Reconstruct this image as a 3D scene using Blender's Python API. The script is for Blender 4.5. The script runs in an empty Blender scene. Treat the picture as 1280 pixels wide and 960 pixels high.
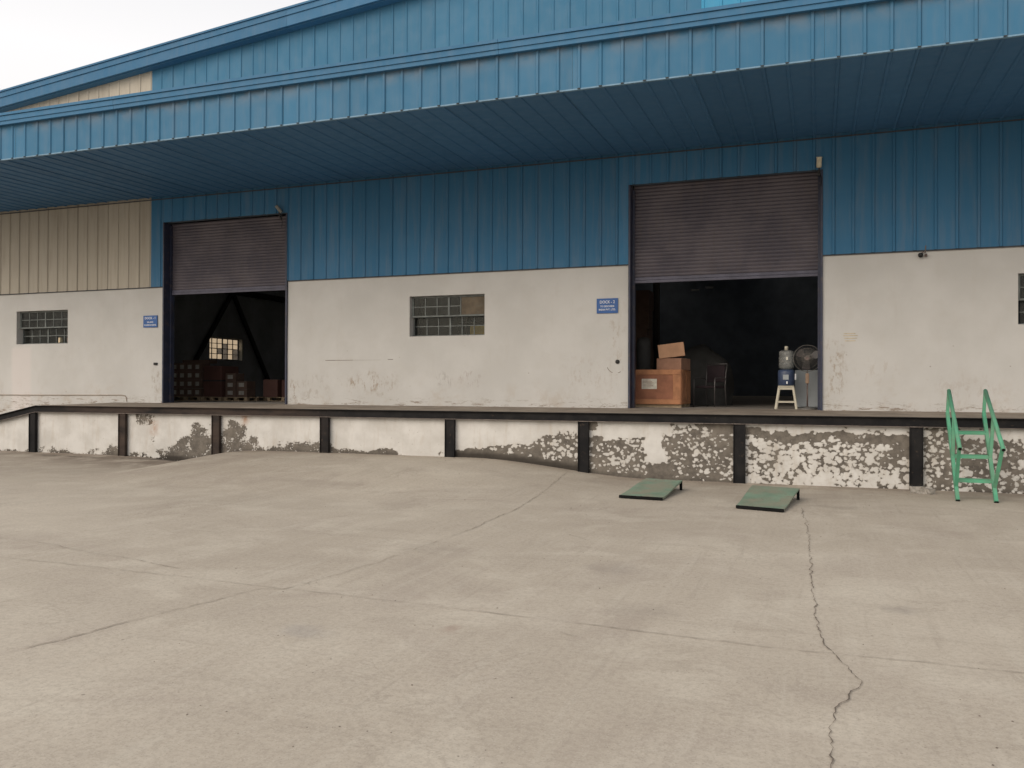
import bpy, bmesh, math, random
from math import radians, sin, cos, pi, exp
from mathutils import Vector, Matrix

random.seed(7)
sc = bpy.context.scene
C = sc.collection

# ------------------------------------------------------------------ camera
cam_d = bpy.data.cameras.new("camera"); cam = bpy.data.objects.new("camera", cam_d); C.objects.link(cam)
cam_d.sensor_fit = 'HORIZONTAL'; cam_d.sensor_width = 36.0
cam_d.lens = 36.0 * 1052.0 / 1280.0
cam_d.clip_start = 0.05; cam_d.clip_end = 6000
yaw, pitch, roll = radians(20.03), radians(0.335), radians(0.205)
fwd = Vector((-sin(yaw)*cos(pitch), cos(yaw)*cos(pitch), sin(pitch)))
rgt = Vector((cos(yaw), sin(yaw), 0)); up = rgt.cross(fwd)
r2 = rgt*cos(roll) + up*sin(roll); u2 = -rgt*sin(roll) + up*cos(roll)
M = Matrix((( r2.x, u2.x, -fwd.x, 0), (r2.y, u2.y, -fwd.y, 0), (r2.z, u2.z, -fwd.z, 1.6), (0, 0, 0, 1)))
cam.matrix_world = M
sc.camera = cam

# ------------------------------------------------------------------ light
SUN_EL, SUN_AZ = radians(34), radians(206)          # azimuth clockwise from +Y: veiled sun behind the camera, to its left
world = bpy.data.worlds.new("World"); sc.world = world; world.use_nodes = True
wn, wl = world.node_tree.nodes, world.node_tree.links
wn.clear()
out = wn.new('ShaderNodeOutputWorld')
sky = wn.new('ShaderNodeTexSky'); sky.sky_type = 'NISHITA'; sky.sun_disc = False
sky.sun_elevation = SUN_EL; sky.sun_rotation = SUN_AZ; sky.dust_density = 6.0; sky.air_density = 1.0
b1 = wn.new('ShaderNodeBackground'); b1.inputs['Strength'].default_value = 0.05
wl.new(sky.outputs[0], b1.inputs['Color'])
tc = wn.new('ShaderNodeTexCoord'); sx = wn.new('ShaderNodeSeparateXYZ'); wl.new(tc.outputs['Generated'], sx.inputs[0])
cr = wn.new('ShaderNodeValToRGB'); wl.new(sx.outputs['Z'], cr.inputs[0])
e = cr.color_ramp.elements
e[0].position = 0.0; e[0].color = (0.78, 0.715, 0.665, 1)
e[1].position = 0.62; e[1].color = (0.66, 0.66, 0.66, 1)
k = cr.color_ramp.elements.new(0.16); k.color = (0.93, 0.87, 0.82, 1)
k = cr.color_ramp.elements.new(0.34); k.color = (1.03, 0.985, 0.94, 1)
b2 = wn.new('ShaderNodeBackground'); b2.inputs['Strength'].default_value = 0.92
sdir = Vector((sin(SUN_AZ)*cos(SUN_EL), cos(SUN_AZ)*cos(SUN_EL), sin(SUN_EL)))
dt = wn.new('ShaderNodeVectorMath'); dt.operation = 'DOT_PRODUCT'; wl.new(tc.outputs['Generated'], dt.inputs[0]); dt.inputs[1].default_value = sdir
mr = wn.new('ShaderNodeMapRange'); mr.interpolation_type = 'SMOOTHERSTEP'; wl.new(dt.outputs['Value'], mr.inputs[0])
for i_, v_ in ((1, .50), (2, 1.0), (3, 0.0), (4, 1.0)): mr.inputs[i_].default_value = v_
mx = wn.new('ShaderNodeMix'); mx.data_type = 'RGBA'; mx.blend_type = 'ADD'; mx.inputs[0].default_value = 1
gl_ = wn.new('ShaderNodeMix'); gl_.data_type = 'RGBA'; gl_.inputs[6].default_value = (0, 0, 0, 1); gl_.inputs[7].default_value = (.30, .27, .24, 1)
wl.new(mr.outputs[0], gl_.inputs[0]); wl.new(cr.outputs[0], mx.inputs[6]); wl.new(gl_.outputs[2], mx.inputs[7])
wl.new(mx.outputs[2], b2.inputs['Color'])
ad = wn.new('ShaderNodeAddShader'); wl.new(b1.outputs[0], ad.inputs[0]); wl.new(b2.outputs[0], ad.inputs[1])
wl.new(ad.outputs[0], out.inputs['Surface'])

sun_d = bpy.data.lights.new("sun", 'SUN'); sun = bpy.data.objects.new("sun", sun_d); C.objects.link(sun)
sun_d.energy = 0.8; sun_d.angle = radians(40); sun_d.color = (1.0, 0.93, 0.84)
sun.rotation_euler = (-sdir).to_track_quat('-Z', 'Y').to_euler()

sc.view_settings.view_transform = 'Standard'; sc.view_settings.look = 'None'
sc.view_settings.gamma = 1.0; sc.view_settings.exposure = 0.0
sc.view_settings.use_curve_mapping = False
sc.cycles.max_bounces = 8; sc.cycles.diffuse_bounces = 4

# ------------------------------------------------------------------ node helpers
class N:
    def __init__(s, name):
        s.m = bpy.data.materials.new(name); s.m.use_nodes = True
        s.t = s.m.node_tree; s.t.nodes.clear()
        s.out = s.t.nodes.new('ShaderNodeOutputMaterial')
        s.b = s.t.nodes.new('ShaderNodeBsdfPrincipled'); s.t.links.new(s.b.outputs[0], s.out.inputs[0])
        s.co = s.t.nodes.new('ShaderNodeTexCoord').outputs['Object']
        s.wco = s.t.nodes.new('ShaderNodeNewGeometry').outputs['Position']
    def L(s, a, b): s.t.links.new(a, b)
    def put(s, sock, v):
        if hasattr(v, 'is_output'): s.L(v, sock)
        else: sock.default_value = v
    def noise(s, scale, detail=4, rough=.55, vec=None, dist=0.0, stretch=None):
        n = s.t.nodes.new('ShaderNodeTexNoise'); n.inputs['Scale'].default_value = scale
        n.inputs['Detail'].default_value = detail; n.inputs['Roughness'].default_value = rough
        n.inputs['Distortion'].default_value = dist
        v = vec or s.wco
        if stretch:
            mp = s.t.nodes.new('ShaderNodeMapping'); mp.inputs['Scale'].default_value = stretch; s.L(v, mp.inputs[0]); v = mp.outputs[0]
        s.L(v, n.inputs['Vector']); return n.outputs[0]
    def voro(s, scale, feat='F1', vec=None, rnd=1.0, out='Distance'):
        n = s.t.nodes.new('ShaderNodeTexVoronoi'); n.feature = feat; n.inputs['Scale'].default_value = scale
        n.inputs['Randomness'].default_value = rnd
        s.L(vec or s.wco, n.inputs['Vector']); return n.outputs[out]
    def math(s, op, a, b=0.0, c=None, clamp=False):
        n = s.t.nodes.new('ShaderNodeMath'); n.operation = op; n.use_clamp = clamp
        s.put(n.inputs[0], a); s.put(n.inputs[1], b)
        if c is not None: s.put(n.inputs[2], c)
        return n.outputs[0]
    def ramp(s, v, a, b, lo=0.0, hi=1.0, smooth=True):
        n = s.t.nodes.new('ShaderNodeMapRange'); n.interpolation_type = 'SMOOTHSTEP' if smooth else 'LINEAR'
        s.put(n.inputs[0], v)
        for i, x in zip((1, 2, 3, 4), (a, b, lo, hi)): s.put(n.inputs[i], x)
        return n.outputs[0]
    def mix(s, f, a, b, mode='MIX'):
        n = s.t.nodes.new('ShaderNodeMix'); n.data_type = 'RGBA'; n.blend_type = mode
        s.put(n.inputs[0], f)
        for i, x in ((6, a), (7, b)):
            if hasattr(x, 'is_output'): s.L(x, n.inputs[i])
            else: n.inputs[i].default_value = (x[0], x[1], x[2], 1)
        return n.outputs[2]
    def attr(s, name):
        n = s.t.nodes.new('ShaderNodeAttribute'); n.attribute_name = name; return n.outputs['Fac']
    def xyz(s, v=None):
        n = s.t.nodes.new('ShaderNodeSeparateXYZ'); s.L(v or s.wco, n.inputs[0]); return n.outputs
    def spot(s, c, r, soft=1.0, nz=None):
        """1 inside an ellipse c with radii r, world space"""
        mp = s.t.nodes.new('ShaderNodeMapping'); mp.vector_type = 'TEXTURE'
        mp.inputs['Location'].default_value = c; mp.inputs['Scale'].default_value = r
        s.L(s.wco, mp.inputs[0])
        ln = s.t.nodes.new('ShaderNodeVectorMath'); ln.operation = 'LENGTH'; s.L(mp.outputs[0], ln.inputs[0])
        d = ln.outputs['Value']
        if nz is not None: d = s.math('ADD', d, s.math('MULTIPLY', s.math('SUBTRACT', nz, .5), 2.2))
        return s.ramp(d, 1.0, 1.0-soft, 0, 1)
    def bump(s, h, strength=.3, dist=.01, prev=None):
        n = s.t.nodes.new('ShaderNodeBump'); n.inputs['Strength'].default_value = strength; n.inputs['Distance'].default_value = dist
        s.put(n.inputs['Height'], h)
        if prev is not None: s.L(prev, n.inputs['Normal'])
        return n.outputs[0]
    def fin(s, col, rough=.6, metal=0.0, nrm=None, spec=.4):
        if hasattr(col, 'is_output'): s.L(col, s.b.inputs['Base Color'])
        else: s.b.inputs['Base Color'].default_value = (col[0], col[1], col[2], 1)
        s.put(s.b.inputs['Roughness'], rough); s.b.inputs['Metallic'].default_value = metal
        s.b.inputs['Specular IOR Level'].default_value = spec
        if nrm is not None: s.L(nrm, s.b.inputs['Normal'])
        return s.m

def plain(name, col, rough=.6, metal=0.0, var=.18, scale=6, spec=.4, dirt=None, dirt_amt=.35):
    n = N(name)
    v = n.noise(scale, 5, .6)
    c = n.mix(n.ramp(v, .3, .7, 0, 1), [x*(1-var) for x in col], [min(1, x*(1+var)) for x in col])
    if dirt:
        d = n.noise(scale*2.3, 6, .7)
        c = n.mix(n.math('MULTIPLY', n.ramp(d, .5, .68), dirt_amt), c, dirt)
    nr = n.bump(n.noise(scale*12, 3), .15, .003)
    return n.fin(c, rough, metal, nr, spec)

# ---- painted sheet metal
def sheet_mat(name, col, dust=(.30, .25, .20), dust_amt=.25, ztop=None):
    n = N(name); X, Y, Z = n.xyz()
    obj = n.t.nodes.new('ShaderNodeObjectInfo').outputs['Random']
    c = n.mix(obj, [x*.93 for x in col], [x*1.07 for x in col])
    big = n.noise(.6, 4, .6)
    c = n.mix(n.math('MULTIPLY', n.ramp(big, .35, .7), .3), c, [x*.90 for x in col])
    st = n.noise(1.0, 5, .65, stretch=(9, 9, .7))
    f = n.math('MULTIPLY', n.ramp(st, .42, .72), dust_amt)
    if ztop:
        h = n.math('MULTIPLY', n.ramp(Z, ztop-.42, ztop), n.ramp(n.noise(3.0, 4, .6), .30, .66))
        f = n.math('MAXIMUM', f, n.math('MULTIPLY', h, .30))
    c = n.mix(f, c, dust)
    rough = n.ramp(n.noise(4, 3), .3, .7, .50, .68)
    nr = n.bump(n.noise(1.6, 2), .08, .02)
    return n.fin(c, rough, 0, nr, .20)

BLUE = (.043, .156, .288)
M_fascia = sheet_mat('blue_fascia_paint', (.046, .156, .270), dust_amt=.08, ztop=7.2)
M_blue = sheet_mat('blue_sheet_paint', BLUE, dust_amt=.13)
M_soffit = sheet_mat('blue_soffit_paint', (.056, .150, .285), dust_amt=.03)
M_gable = sheet_mat('blue_gable_paint', (.046, .160, .270), dust_amt=.05)
M_cyan = sheet_mat('pale_cyan_sheet', (.05, .26, .43), dust_amt=.05)
M_beige = sheet_mat('beige_sheet_paint', (.430, .395, .330), dust=(.2, .16, .12), dust_amt=.25)
M_trim = sheet_mat('blue_trim_paint', (.046, .150, .272), dust_amt=.06)
M_trimlight = plain('pale_blue_edge', (.13, .24, .34), .5, var=.2, scale=3)
M_navy = plain('navy_steel_paint', (.026, .032, .062), .45, scale=3, dirt=(.12, .09, .07), dirt_amt=.4)
M_darkgap = plain('dark_flashing', (.055, .06, .07), .8)

def shutter_mat():
    n = N('shutter_paint'); X, Y, Z = n.xyz()
    c = n.mix(n.ramp(n.noise(1.2, 5, .6), .35, .65), (.074, .067, .084), (.112, .099, .114))
    c = n.mix(n.math('MULTIPLY', n.ramp(n.noise(1, 5, .6, stretch=(14, 1, 1.5)), .5, .75), .5), c, (.10, .085, .085))
    return n.fin(c, .5, .1, n.bump(n.noise(30, 3), .1, .003))
M_shutter = shutter_mat()
M_bar = plain('shutter_bottom_bar', (.085, .084, .118), .5, scale=4)

# ---- yard concrete
def ground_mat():
    n = N('yard_concrete'); X, Y, Z = n.xyz()
    big = n.noise(.22, 5, .6); mid = n.noise(1.1, 6, .62, dist=.4); fine = n.noise(26, 5, .65)
    c = n.mix(n.ramp(big, .35, .66), (.415, .362, .293), (.484, .428, .350))
    c = n.mix(n.math('MULTIPLY', n.ramp(mid, .46, .66), .55), c, (.552, .500, .414))
    c = n.mix(n.math('MULTIPLY', n.ramp(n.noise(.55, 6, .68, dist=.8), .48, .68), .5), c, (.345, .292, .242))
    sw = n.noise(1.0, 6, .7, stretch=(7.5, .55, 1))                   # broom and tyre streaks running to the dock
    c = n.mix(n.math('MULTIPLY', n.ramp(sw, .48, .74), .34), c, (.538, .492, .412))
    c = n.mix(n.math('MULTIPLY', n.ramp(n.noise(1.3, 6, .7, stretch=(9, .4, 1)), .54, .74), .30), c, (.275, .232, .190))
    sw2 = n.noise(1.0, 6, .7, stretch=(.5, 3.6, 1))
    c = n.mix(n.math('MULTIPLY', n.ramp(sw2, .52, .74), .28), c, (.30, .255, .205))
    c = n.mix(n.math('MULTIPLY', n.ramp(fine, .40, .66), .26), c, (.235, .198, .160))
    agg = n.noise(85, 3, .7)
    c = n.mix(n.math('MULTIPLY', n.ramp(agg, .54, .70), .40), c, (.56, .51, .44))
    c = n.mix(n.math('MULTIPLY', n.ramp(agg, .44, .32), .40), c, (.20, .17, .14))
    wr = n.noise(.9, 7, .68, dist=1.6)
    c = n.mix(n.math('MULTIPLY', n.ramp(n.math('ABSOLUTE', n.math('SUBTRACT', wr, .5)), .0, .018, 1, 0), n.math('MULTIPLY', n.ramp(n.noise(.8, 3), .50, .62), .30)), c, (.25, .21, .17))
    # small stains and pits
    v = n.voro(2.6); pit = n.ramp(v, .018, .035, 1, 0)
    c = n.mix(n.math('MULTIPLY', pit, .55), c, (.12, .10, .085))
    v = n.voro(11.0); pit = n.math('MULTIPLY', n.ramp(v, .05, .10, 1, 0), n.ramp(n.noise(1.4, 3), .52, .6))
    c = n.mix(n.math('MULTIPLY', pit, .45), c, (.15, .125, .10))
    nz = n.noise(3.5, 5, .65)
    for (p, r, a, k) in (((.55, 6.75, 0), (.22, .17, 1), .40, (.20, .18, .165)), ((-2.3, 5.15, 0), (.09, .16, 1), .35, (.25, .155, .12)),
                      ((-1.75, 7.4, 0), (.4, .4, 1), .25, (.2, .17, .15)), ((-3.2, 4.75, 0), (.28, .18, 1), .25, (.27, .26, .26)),
                      ((-3.6, 7.7, 0), (.5, .4, 1), .25, (.24, .20, .165)), ((.2, 12.3, 0), (.4, .3, 1), .3, (.17, .145, .12)),
                      ((-1.2, 6.0, 0), (.35, .3, 1), .18, (.22, .19, .16)), ((-7.8, 11.8, 0), (1.6, .35, 1), .22, (.24, .20, .165))):
        c = n.mix(n.math('MULTIPLY', n.spot(p, r, .9, nz), a), c, k)
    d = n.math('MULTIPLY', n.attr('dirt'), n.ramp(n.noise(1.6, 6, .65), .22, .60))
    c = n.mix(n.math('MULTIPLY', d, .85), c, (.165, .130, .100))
    c = n.mix(n.math('MULTIPLY', n.attr('dark_patch'), n.ramp(n.noise(4, 5, .65), .30, .52)), c, (.040, .032, .026))
    nr = n.bump(n.noise(1.4, 4), .25, .03)
    nr = n.bump(fine, .35, .004, nr)
    return n.fin(c, n.ramp(mid, .3, .7, .78, .92), 0, nr, .25)
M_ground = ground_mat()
M_crack = plain('crack_dirt', (.17, .14, .112), .95, var=.4, scale=9)
M_crackfaint = plain('joint_dirt', (.285, .243, .197), .95, var=.2, scale=5)

def slab_mat():
    n = N('dock_top_concrete')
    c = n.mix(n.ramp(n.noise(1.5, 6, .65), .35, .65), (.205, .170, .135), (.31, .262, .210))
    c = n.mix(n.math('MULTIPLY', n.ramp(n.noise(9, 5), .5, .7), .4), c, (.15, .12, .10))
    return n.fin(c, .85, 0, n.bump(n.noise(20, 4), .3, .005), .25)
M_slab = slab_mat()

# ---- peeling dock face
def peel_mat():
    n = N('peeling_plaster')
    peel = n.attr('peel'); dark_foot = n.attr('dark_foot')
    warp = n.t.nodes.new('ShaderNodeVectorMath'); warp.operation = 'ADD'
    nc = n.t.nodes.new('ShaderNodeTexNoise'); nc.inputs['Scale'].default_value = 5; nc.inputs['Detail'].default_value = 3
    n.L(n.wco, nc.inputs['Vector'])
    s1 = n.t.nodes.new('ShaderNodeVectorMath'); s1.operation = 'SCALE'; n.L(nc.outputs[1], s1.inputs[0]); s1.inputs['Scale'].default_value = .06
    n.L(n.wco, warp.inputs[0]); n.L(s1.outputs[0], warp.inputs[1]); wv = warp.outputs[0]
    mp = n.t.nodes.new('ShaderNodeMapping'); mp.inputs['Scale'].default_value = (.92, 1, 1.10); n.L(wv, mp.inputs[0]); wv = mp.outputs[0]
    a = n.noise(5.5, 8, .62, vec=wv); b2_ = n.noise(26, 6, .65, vec=wv)
    vs = n.t.nodes.new('ShaderNodeTexVoronoi'); vs.feature = 'SMOOTH_F1'; vs.inputs['Scale'].default_value = 13.5; vs.inputs['Smoothness'].default_value = .25
    n.L(wv, vs.inputs['Vector']); b = vs.outputs['Distance']
    bl = n.ramp(n.xyz()[0], -9.5, -6.5, .12, 1.0)                     # blistered islands on the right, ragged scabs on the left
    e_ = n.math('MULTIPLY_ADD', n.math('SUBTRACT', a, .5), n.ramp(bl, .1, 1, 3.4, 2.0, smooth=False), .5)
    e_ = n.math('ADD', e_, n.math('MULTIPLY', n.math('SUBTRACT', n.noise(2.3, 3, .5, vec=wv), .5), .75))
    e_ = n.math('ADD', e_, n.math('MULTIPLY', n.math('MULTIPLY', n.math('SUBTRACT', .40, b), 1.2), bl))
    e_ = n.math('ADD', e_, n.math('MULTIPLY', n.math('SUBTRACT', b2_, .5), n.ramp(bl, .1, 1, 2.6, 1.15, smooth=False)))       # high = paint holds on
    drip = n.noise(1, 6, .7, vec=wv, stretch=(13, 1, 2.2))
    e_ = n.math('ADD', e_, n.math('MULTIPLY', n.math('SUBTRACT', drip, .5), n.math('SUBTRACT', 1.0, bl)))
    thr = n.ramp(peel, 0, 1, -.55, 1.35, smooth=False)
    mask = n.ramp(n.math('SUBTRACT', thr, e_), -.02, .03)                               # 1 = peeled
    edge = n.ramp(n.math('SUBTRACT', thr, e_), -.45, 0.0)
    paint = n.mix(n.ramp(n.noise(2.0, 6, .6), .35, .68), (.50, .485, .455), (.60, .588, .560))
    paint = n.mix(n.math('MULTIPLY', n.ramp(n.noise(1, 6, .7, stretch=(8, 8, 1.2)), .50, .75), .45), paint, (.40, .335, .26))
    paint = n.mix(n.math('MULTIPLY', edge, .38), paint, (.40, .365, .31))
    v = n.voro(6.0); paint = n.mix(n.math('MULTIPLY', n.ramp(v, .035, .07, 1, 0), .5), paint, (.2, .16, .13))
    cem = n.mix(n.ramp(n.noise(9, 6, .7), .35, .65), (.105, .093, .080), (.168, .150, .127))
    cem = n.mix(n.math('MULTIPLY', n.ramp(n.noise(2.2, 4), .45, .7), .5), cem, (.225, .198, .165))
    cem = n.mix(dark_foot, cem, (.035, .030, .025))
    c = n.mix(mask, paint, cem)
    c = n.mix(n.math('MULTIPLY', n.attr('rust'), n.ramp(n.noise(7, 5), .35, .6)), c, (.33, .16, .075))
    nr = n.bump(n.math('MULTIPLY', mask, -1.0), .9, .006)
    nr = n.bump(n.noise(30, 5, .6), .35, .006, nr)
    return n.fin(c, .9, 0, nr, .2)
M_peel = peel_mat()

# ---- upper white plaster
def plaster_mat():
    n = N('white_wall_plaster'); X, Y, Z = n.xyz()
    c = n.mix(n.ramp(n.noise(.7, 6, .6), .35, .68), (.490, .485, .465), (.548, .543, .524))
    c = n.mix(n.math('MULTIPLY', n.ramp(n.noise(2.6, 6, .6), .48, .72), .22), c, (.46, .44, .405))
    c = n.mix(n.math('MULTIPLY', n.ramp(n.noise(1, 6, .7, stretch=(5, 5, .5)), .52, .76), .25), c, (.45, .425, .385))
    c = n.mix(n.math('MULTIPLY', n.attr('fresh'), .8), c, (.60, .565, .545))
    low = n.ramp(Z, 1.95, 1.2)
    sm = n.math('MULTIPLY', low, n.ramp(n.noise(2.2, 6, .7), .50, .66))
    c = n.mix(n.math('MULTIPLY', sm, .42), c, (.39, .32, .25))
    ck = n.ramp(n.noise(2.6, 7, .72, stretch=(1, 1, 7)), .565, .60)     # flaking line along the floor
    c = n.mix(n.math('MULTIPLY', n.math('MULTIPLY', ck, n.ramp(Z, 1.40, 1.27)), .85), c, (.23, .185, .145))
    ck2 = n.ramp(n.math('ABSOLUTE', n.math('SUBTRACT', n.noise(1.3, 5, .6, stretch=(1, 1, 3.5)), .5)), .0, .012, 1, 0)
    c = n.mix(n.math('MULTIPLY', n.math('MULTIPLY', ck2, n.ramp(Z, 1.46, 1.30)), .6), c, (.25, .2, .16))
    v = n.voro(3.1); pk = n.math('MULTIPLY', n.ramp(v, .028, .055, 1, 0), n.ramp(Z, 3.1, 1.5, .15, 1))
    c = n.mix(n.math('MULTIPLY', pk, .7), c, (.20, .16, .13))
    nz = n.noise(6, 6, .7)
    sp = n.ramp(n.noise(9, 6, .72, stretch=(1.4, 1, .6)), .50, .60)
    for (p, r, a, k) in (((-9.9, 17.4, 1.75), (.9, 1, .36), .75, (.30, .235, .175)), ((-8.0, 17.4, 1.82), (.30, 1, .22), .6, (.30, .27, .25)),
                      ((-7.35, 17.4, 1.82), (.35, 1, .25), .75, (.33, .27, .25)), ((-12.0, 17.4, 1.5), (.25, 1, .4), .6, (.28, .22, .17)),
                      ((-16.2, 17.4, 1.75), (.22, 1, .55), .6, (.30, .25, .2)), ((-4.6, 17.4, 1.9), (.8, 1, .7), .35, (.36, .3, .25)),
                      ((-4.0, 17.4, 2.8), (.22, 1, .9), .5, (.36, .30, .24)), ((.30, 17.4, 1.9), (.28, 1, .9), .75, (.32, .26, .2)),
                      ((1.0, 17.4, 2.0), (.5, 1, .3), .35, (.38, .32, .26)), ((2.6, 17.4, 1.6), (.9, 1, .4), .3, (.36, .3, .25)),
                      ((-11.5, 17.4, 1.6), (.8, 1, .45), .45, (.3, .25, .2))):
        c = n.mix(n.math('MULTIPLY', n.math('MULTIPLY', n.spot(p, r, .9, nz), sp), a), c, k)
    nr = n.bump(n.noise(1.2, 4), .25, .03); nr = n.bump(n.noise(40, 4), .2, .003, nr)
    return n.fin(c, .85, 0, nr, .25)
M_plaster = plaster_mat()

def iron_mat():
    n = N('black_dock_iron')
    c = n.mix(n.ramp(n.noise(3, 6, .65), .35, .65), (.009, .009, .010), (.018, .017, .017))
    X, Y, Z = n.xyz()
    r = n.math('MULTIPLY', n.math('MULTIPLY', n.ramp(X, -17.6, -15.5), n.ramp(X, -9.0, -10.6)), n.ramp(n.noise(2.5, 6, .7, stretch=(.5, 1, 2)), .28, .62))
    c = n.mix(n.math('MULTIPLY', r, .55), c, (.085, .060, .047))
    c = n.mix(n.math('MULTIPLY', n.ramp(n.noise(14, 5, .7), .60, .72), .5), c, (.12, .085, .06))
    return n.fin(c, .7, 0, n.bump(n.noise(25, 4), .25, .003), .15)
M_iron = iron_mat()
M_ironlip = plain('worn_iron_lip', (.15, .125, .11), .6, .2, scale=8, var=.4)

def green_mat(name, col, worn):
    n = N(name)
    c = n.mix(n.ramp(n.noise(4, 5), .3, .7), [x*.85 for x in col], [x*1.12 for x in col])
    c = n.mix(n.math('MULTIPLY', n.ramp(n.noise(3.1, 6, .65), .40, .64), worn), c, (.235, .235, .175))
    c = n.mix(n.math('MULTIPLY', n.ramp(n.noise(19, 5, .7), .58, .7), worn), c, (.16, .12, .09))
    return n.fin(c, .55, 0, n.bump(n.noise(40, 3), .2, .002), .3)
M_plate = green_mat('green_plate_paint', (.180, .262, .190), .95)
M_ladder = green_mat('green_ladder_paint', (.090, .320, .195), .28)
M_black = plain('black_rubber', (.010, .010, .010), .9, spec=.1)
M_stone = plain('stone_rubble', (.27, .25, .222), .9, var=.3, scale=20)
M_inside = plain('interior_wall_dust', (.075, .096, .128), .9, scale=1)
M_sidewall = plain('side_wall_lightened', (.40, .43, .45), .9, scale=1)  # inner wall lightened in its colour to make up for missing light
M_insidefloor = plain('interior_floor_concrete', (.30, .27, .235), .85, scale=1)
M_steel = plain('interior_steel', (.03, .03, .032), .7)
M_roof = plain('roof_sheet_grey', (.35, .38, .40), .5)
M_frame = plain('window_steel_paint', (.135, .150, .145), .6, scale=9, var=.25)
M_label = plain('paper_label', (.62, .60, .52), .8, scale=9)
M_ply = plain('plywood', (.26, .108, .060), .7, scale=3, var=.22)
M_batten = plain('crate_batten', (.36, .165, .080), .7, scale=5, var=.2)
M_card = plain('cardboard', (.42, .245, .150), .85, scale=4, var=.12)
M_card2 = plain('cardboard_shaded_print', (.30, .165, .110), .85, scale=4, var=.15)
M_card3 = plain('dimmed_carton', (.115, .075, .058), .85, scale=4, var=.15)  # cardboard with the dimness of the interior put into its colour
M_labeldim = plain('dimmed_label', (.33, .32, .29), .85, scale=9)  # paper label darkened in colour to look dim indoors
M_tape = plain('packing_tape', (.50, .36, .24), .35)
M_pallet = plain('pallet_wood', (.34, .26, .17), .85, scale=7)
M_brownwrap = plain('brown_wrap', (.095, .045, .036), .7, scale=2)
M_cream = plain('cream_plastic', (.47, .44, .35), .5, scale=3, var=.08)
M_dgrey = plain('grey_enamel', (.31, .34, .36), .5, scale=2, var=.1)
M_bluepl = plain('blue_plastic', (.045, .065, .12), .35)
M_copper = plain('copper_lacquer', (.13, .095, .085), .45, .2)
M_blade = plain('dark_blade', (.045, .04, .04), .4)
M_switch = plain('tan_switch_box', (.27, .18, .12), .5)
M_wire = plain('fan_wire', (.20, .19, .175), .4, .4)
M_chrome = plain('dull_chrome', (.14, .13, .13), .4, .5)
M_fabric = plain('dark_maroon_fabric', (.035, .024, .028), .9)
M_tarp = plain('grey_tarpaulin', (.065, .065, .062), .7, scale=2, var=.3)
M_cam = plain('camera_housing', (.62, .56, .42), .5, scale=20)
M_sign = plain('sign_blue', (.022, .095, .30), .45, scale=5, var=.08)
M_white = plain('white_print', (.72, .74, .76), .6, var=.04)
M_hole = plain('black_bakelite', (.01, .01, .01), .5)
M_pipe = plain('painted_conduit', (.33, .27, .215), .7, scale=6)
M_mark = plain('faded_ochre_print', (.50, .42, .28), .9, scale=14, var=.2)

def glass_mat(name, tint, dust, dustc):
    n = N(name); t = n.t
    n.fin(dustc, .8)
    tr = t.nodes.new('ShaderNodeBsdfTransparent'); tr.inputs[0].default_value = (*tint, 1)
    gl = t.nodes.new('ShaderNodeBsdfGlossy'); gl.inputs['Roughness'].default_value = .12; gl.inputs[0].default_value = (.42, .44, .44, 1)
    lw = t.nodes.new('ShaderNodeLayerWeight'); lw.inputs[0].default_value = .5
    m1 = t.nodes.new('ShaderNodeMixShader'); n.L(n.ramp(lw.outputs['Facing'], .45, 1, .03, .16), m1.inputs[0]); n.L(tr.outputs[0], m1.inputs[1]); n.L(gl.outputs[0], m1.inputs[2])
    m2 = t.nodes.new('ShaderNodeMixShader'); n.put(m2.inputs[0], n.ramp(n.noise(5, 5, .6), .3, .7, dust*.5, dust*1.3))
    n.L(m1.outputs[0], m2.inputs[1]); n.L(n.b.outputs[0], m2.inputs[2]); n.L(m2.outputs[0], n.out.inputs[0]); return n.m
M_glass = glass_mat('dusty_glass', (.72, .74, .72), .035, (.30, .30, .27))
M_glassgrey = glass_mat('whitewashed_glass', (.3, .3, .3), .40, (.075, .080, .075))
M_glassclear = glass_mat('backlit_glass', (.84, .76, .64), .08, (.5, .45, .35))
M_glassdull = glass_mat('backlit_dull_glass', (.45, .42, .38), .25, (.4, .38, .35))
M_bottle = glass_mat('clear_bottle', (.72, .76, .78), .38, (.42, .42, .40))

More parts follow.
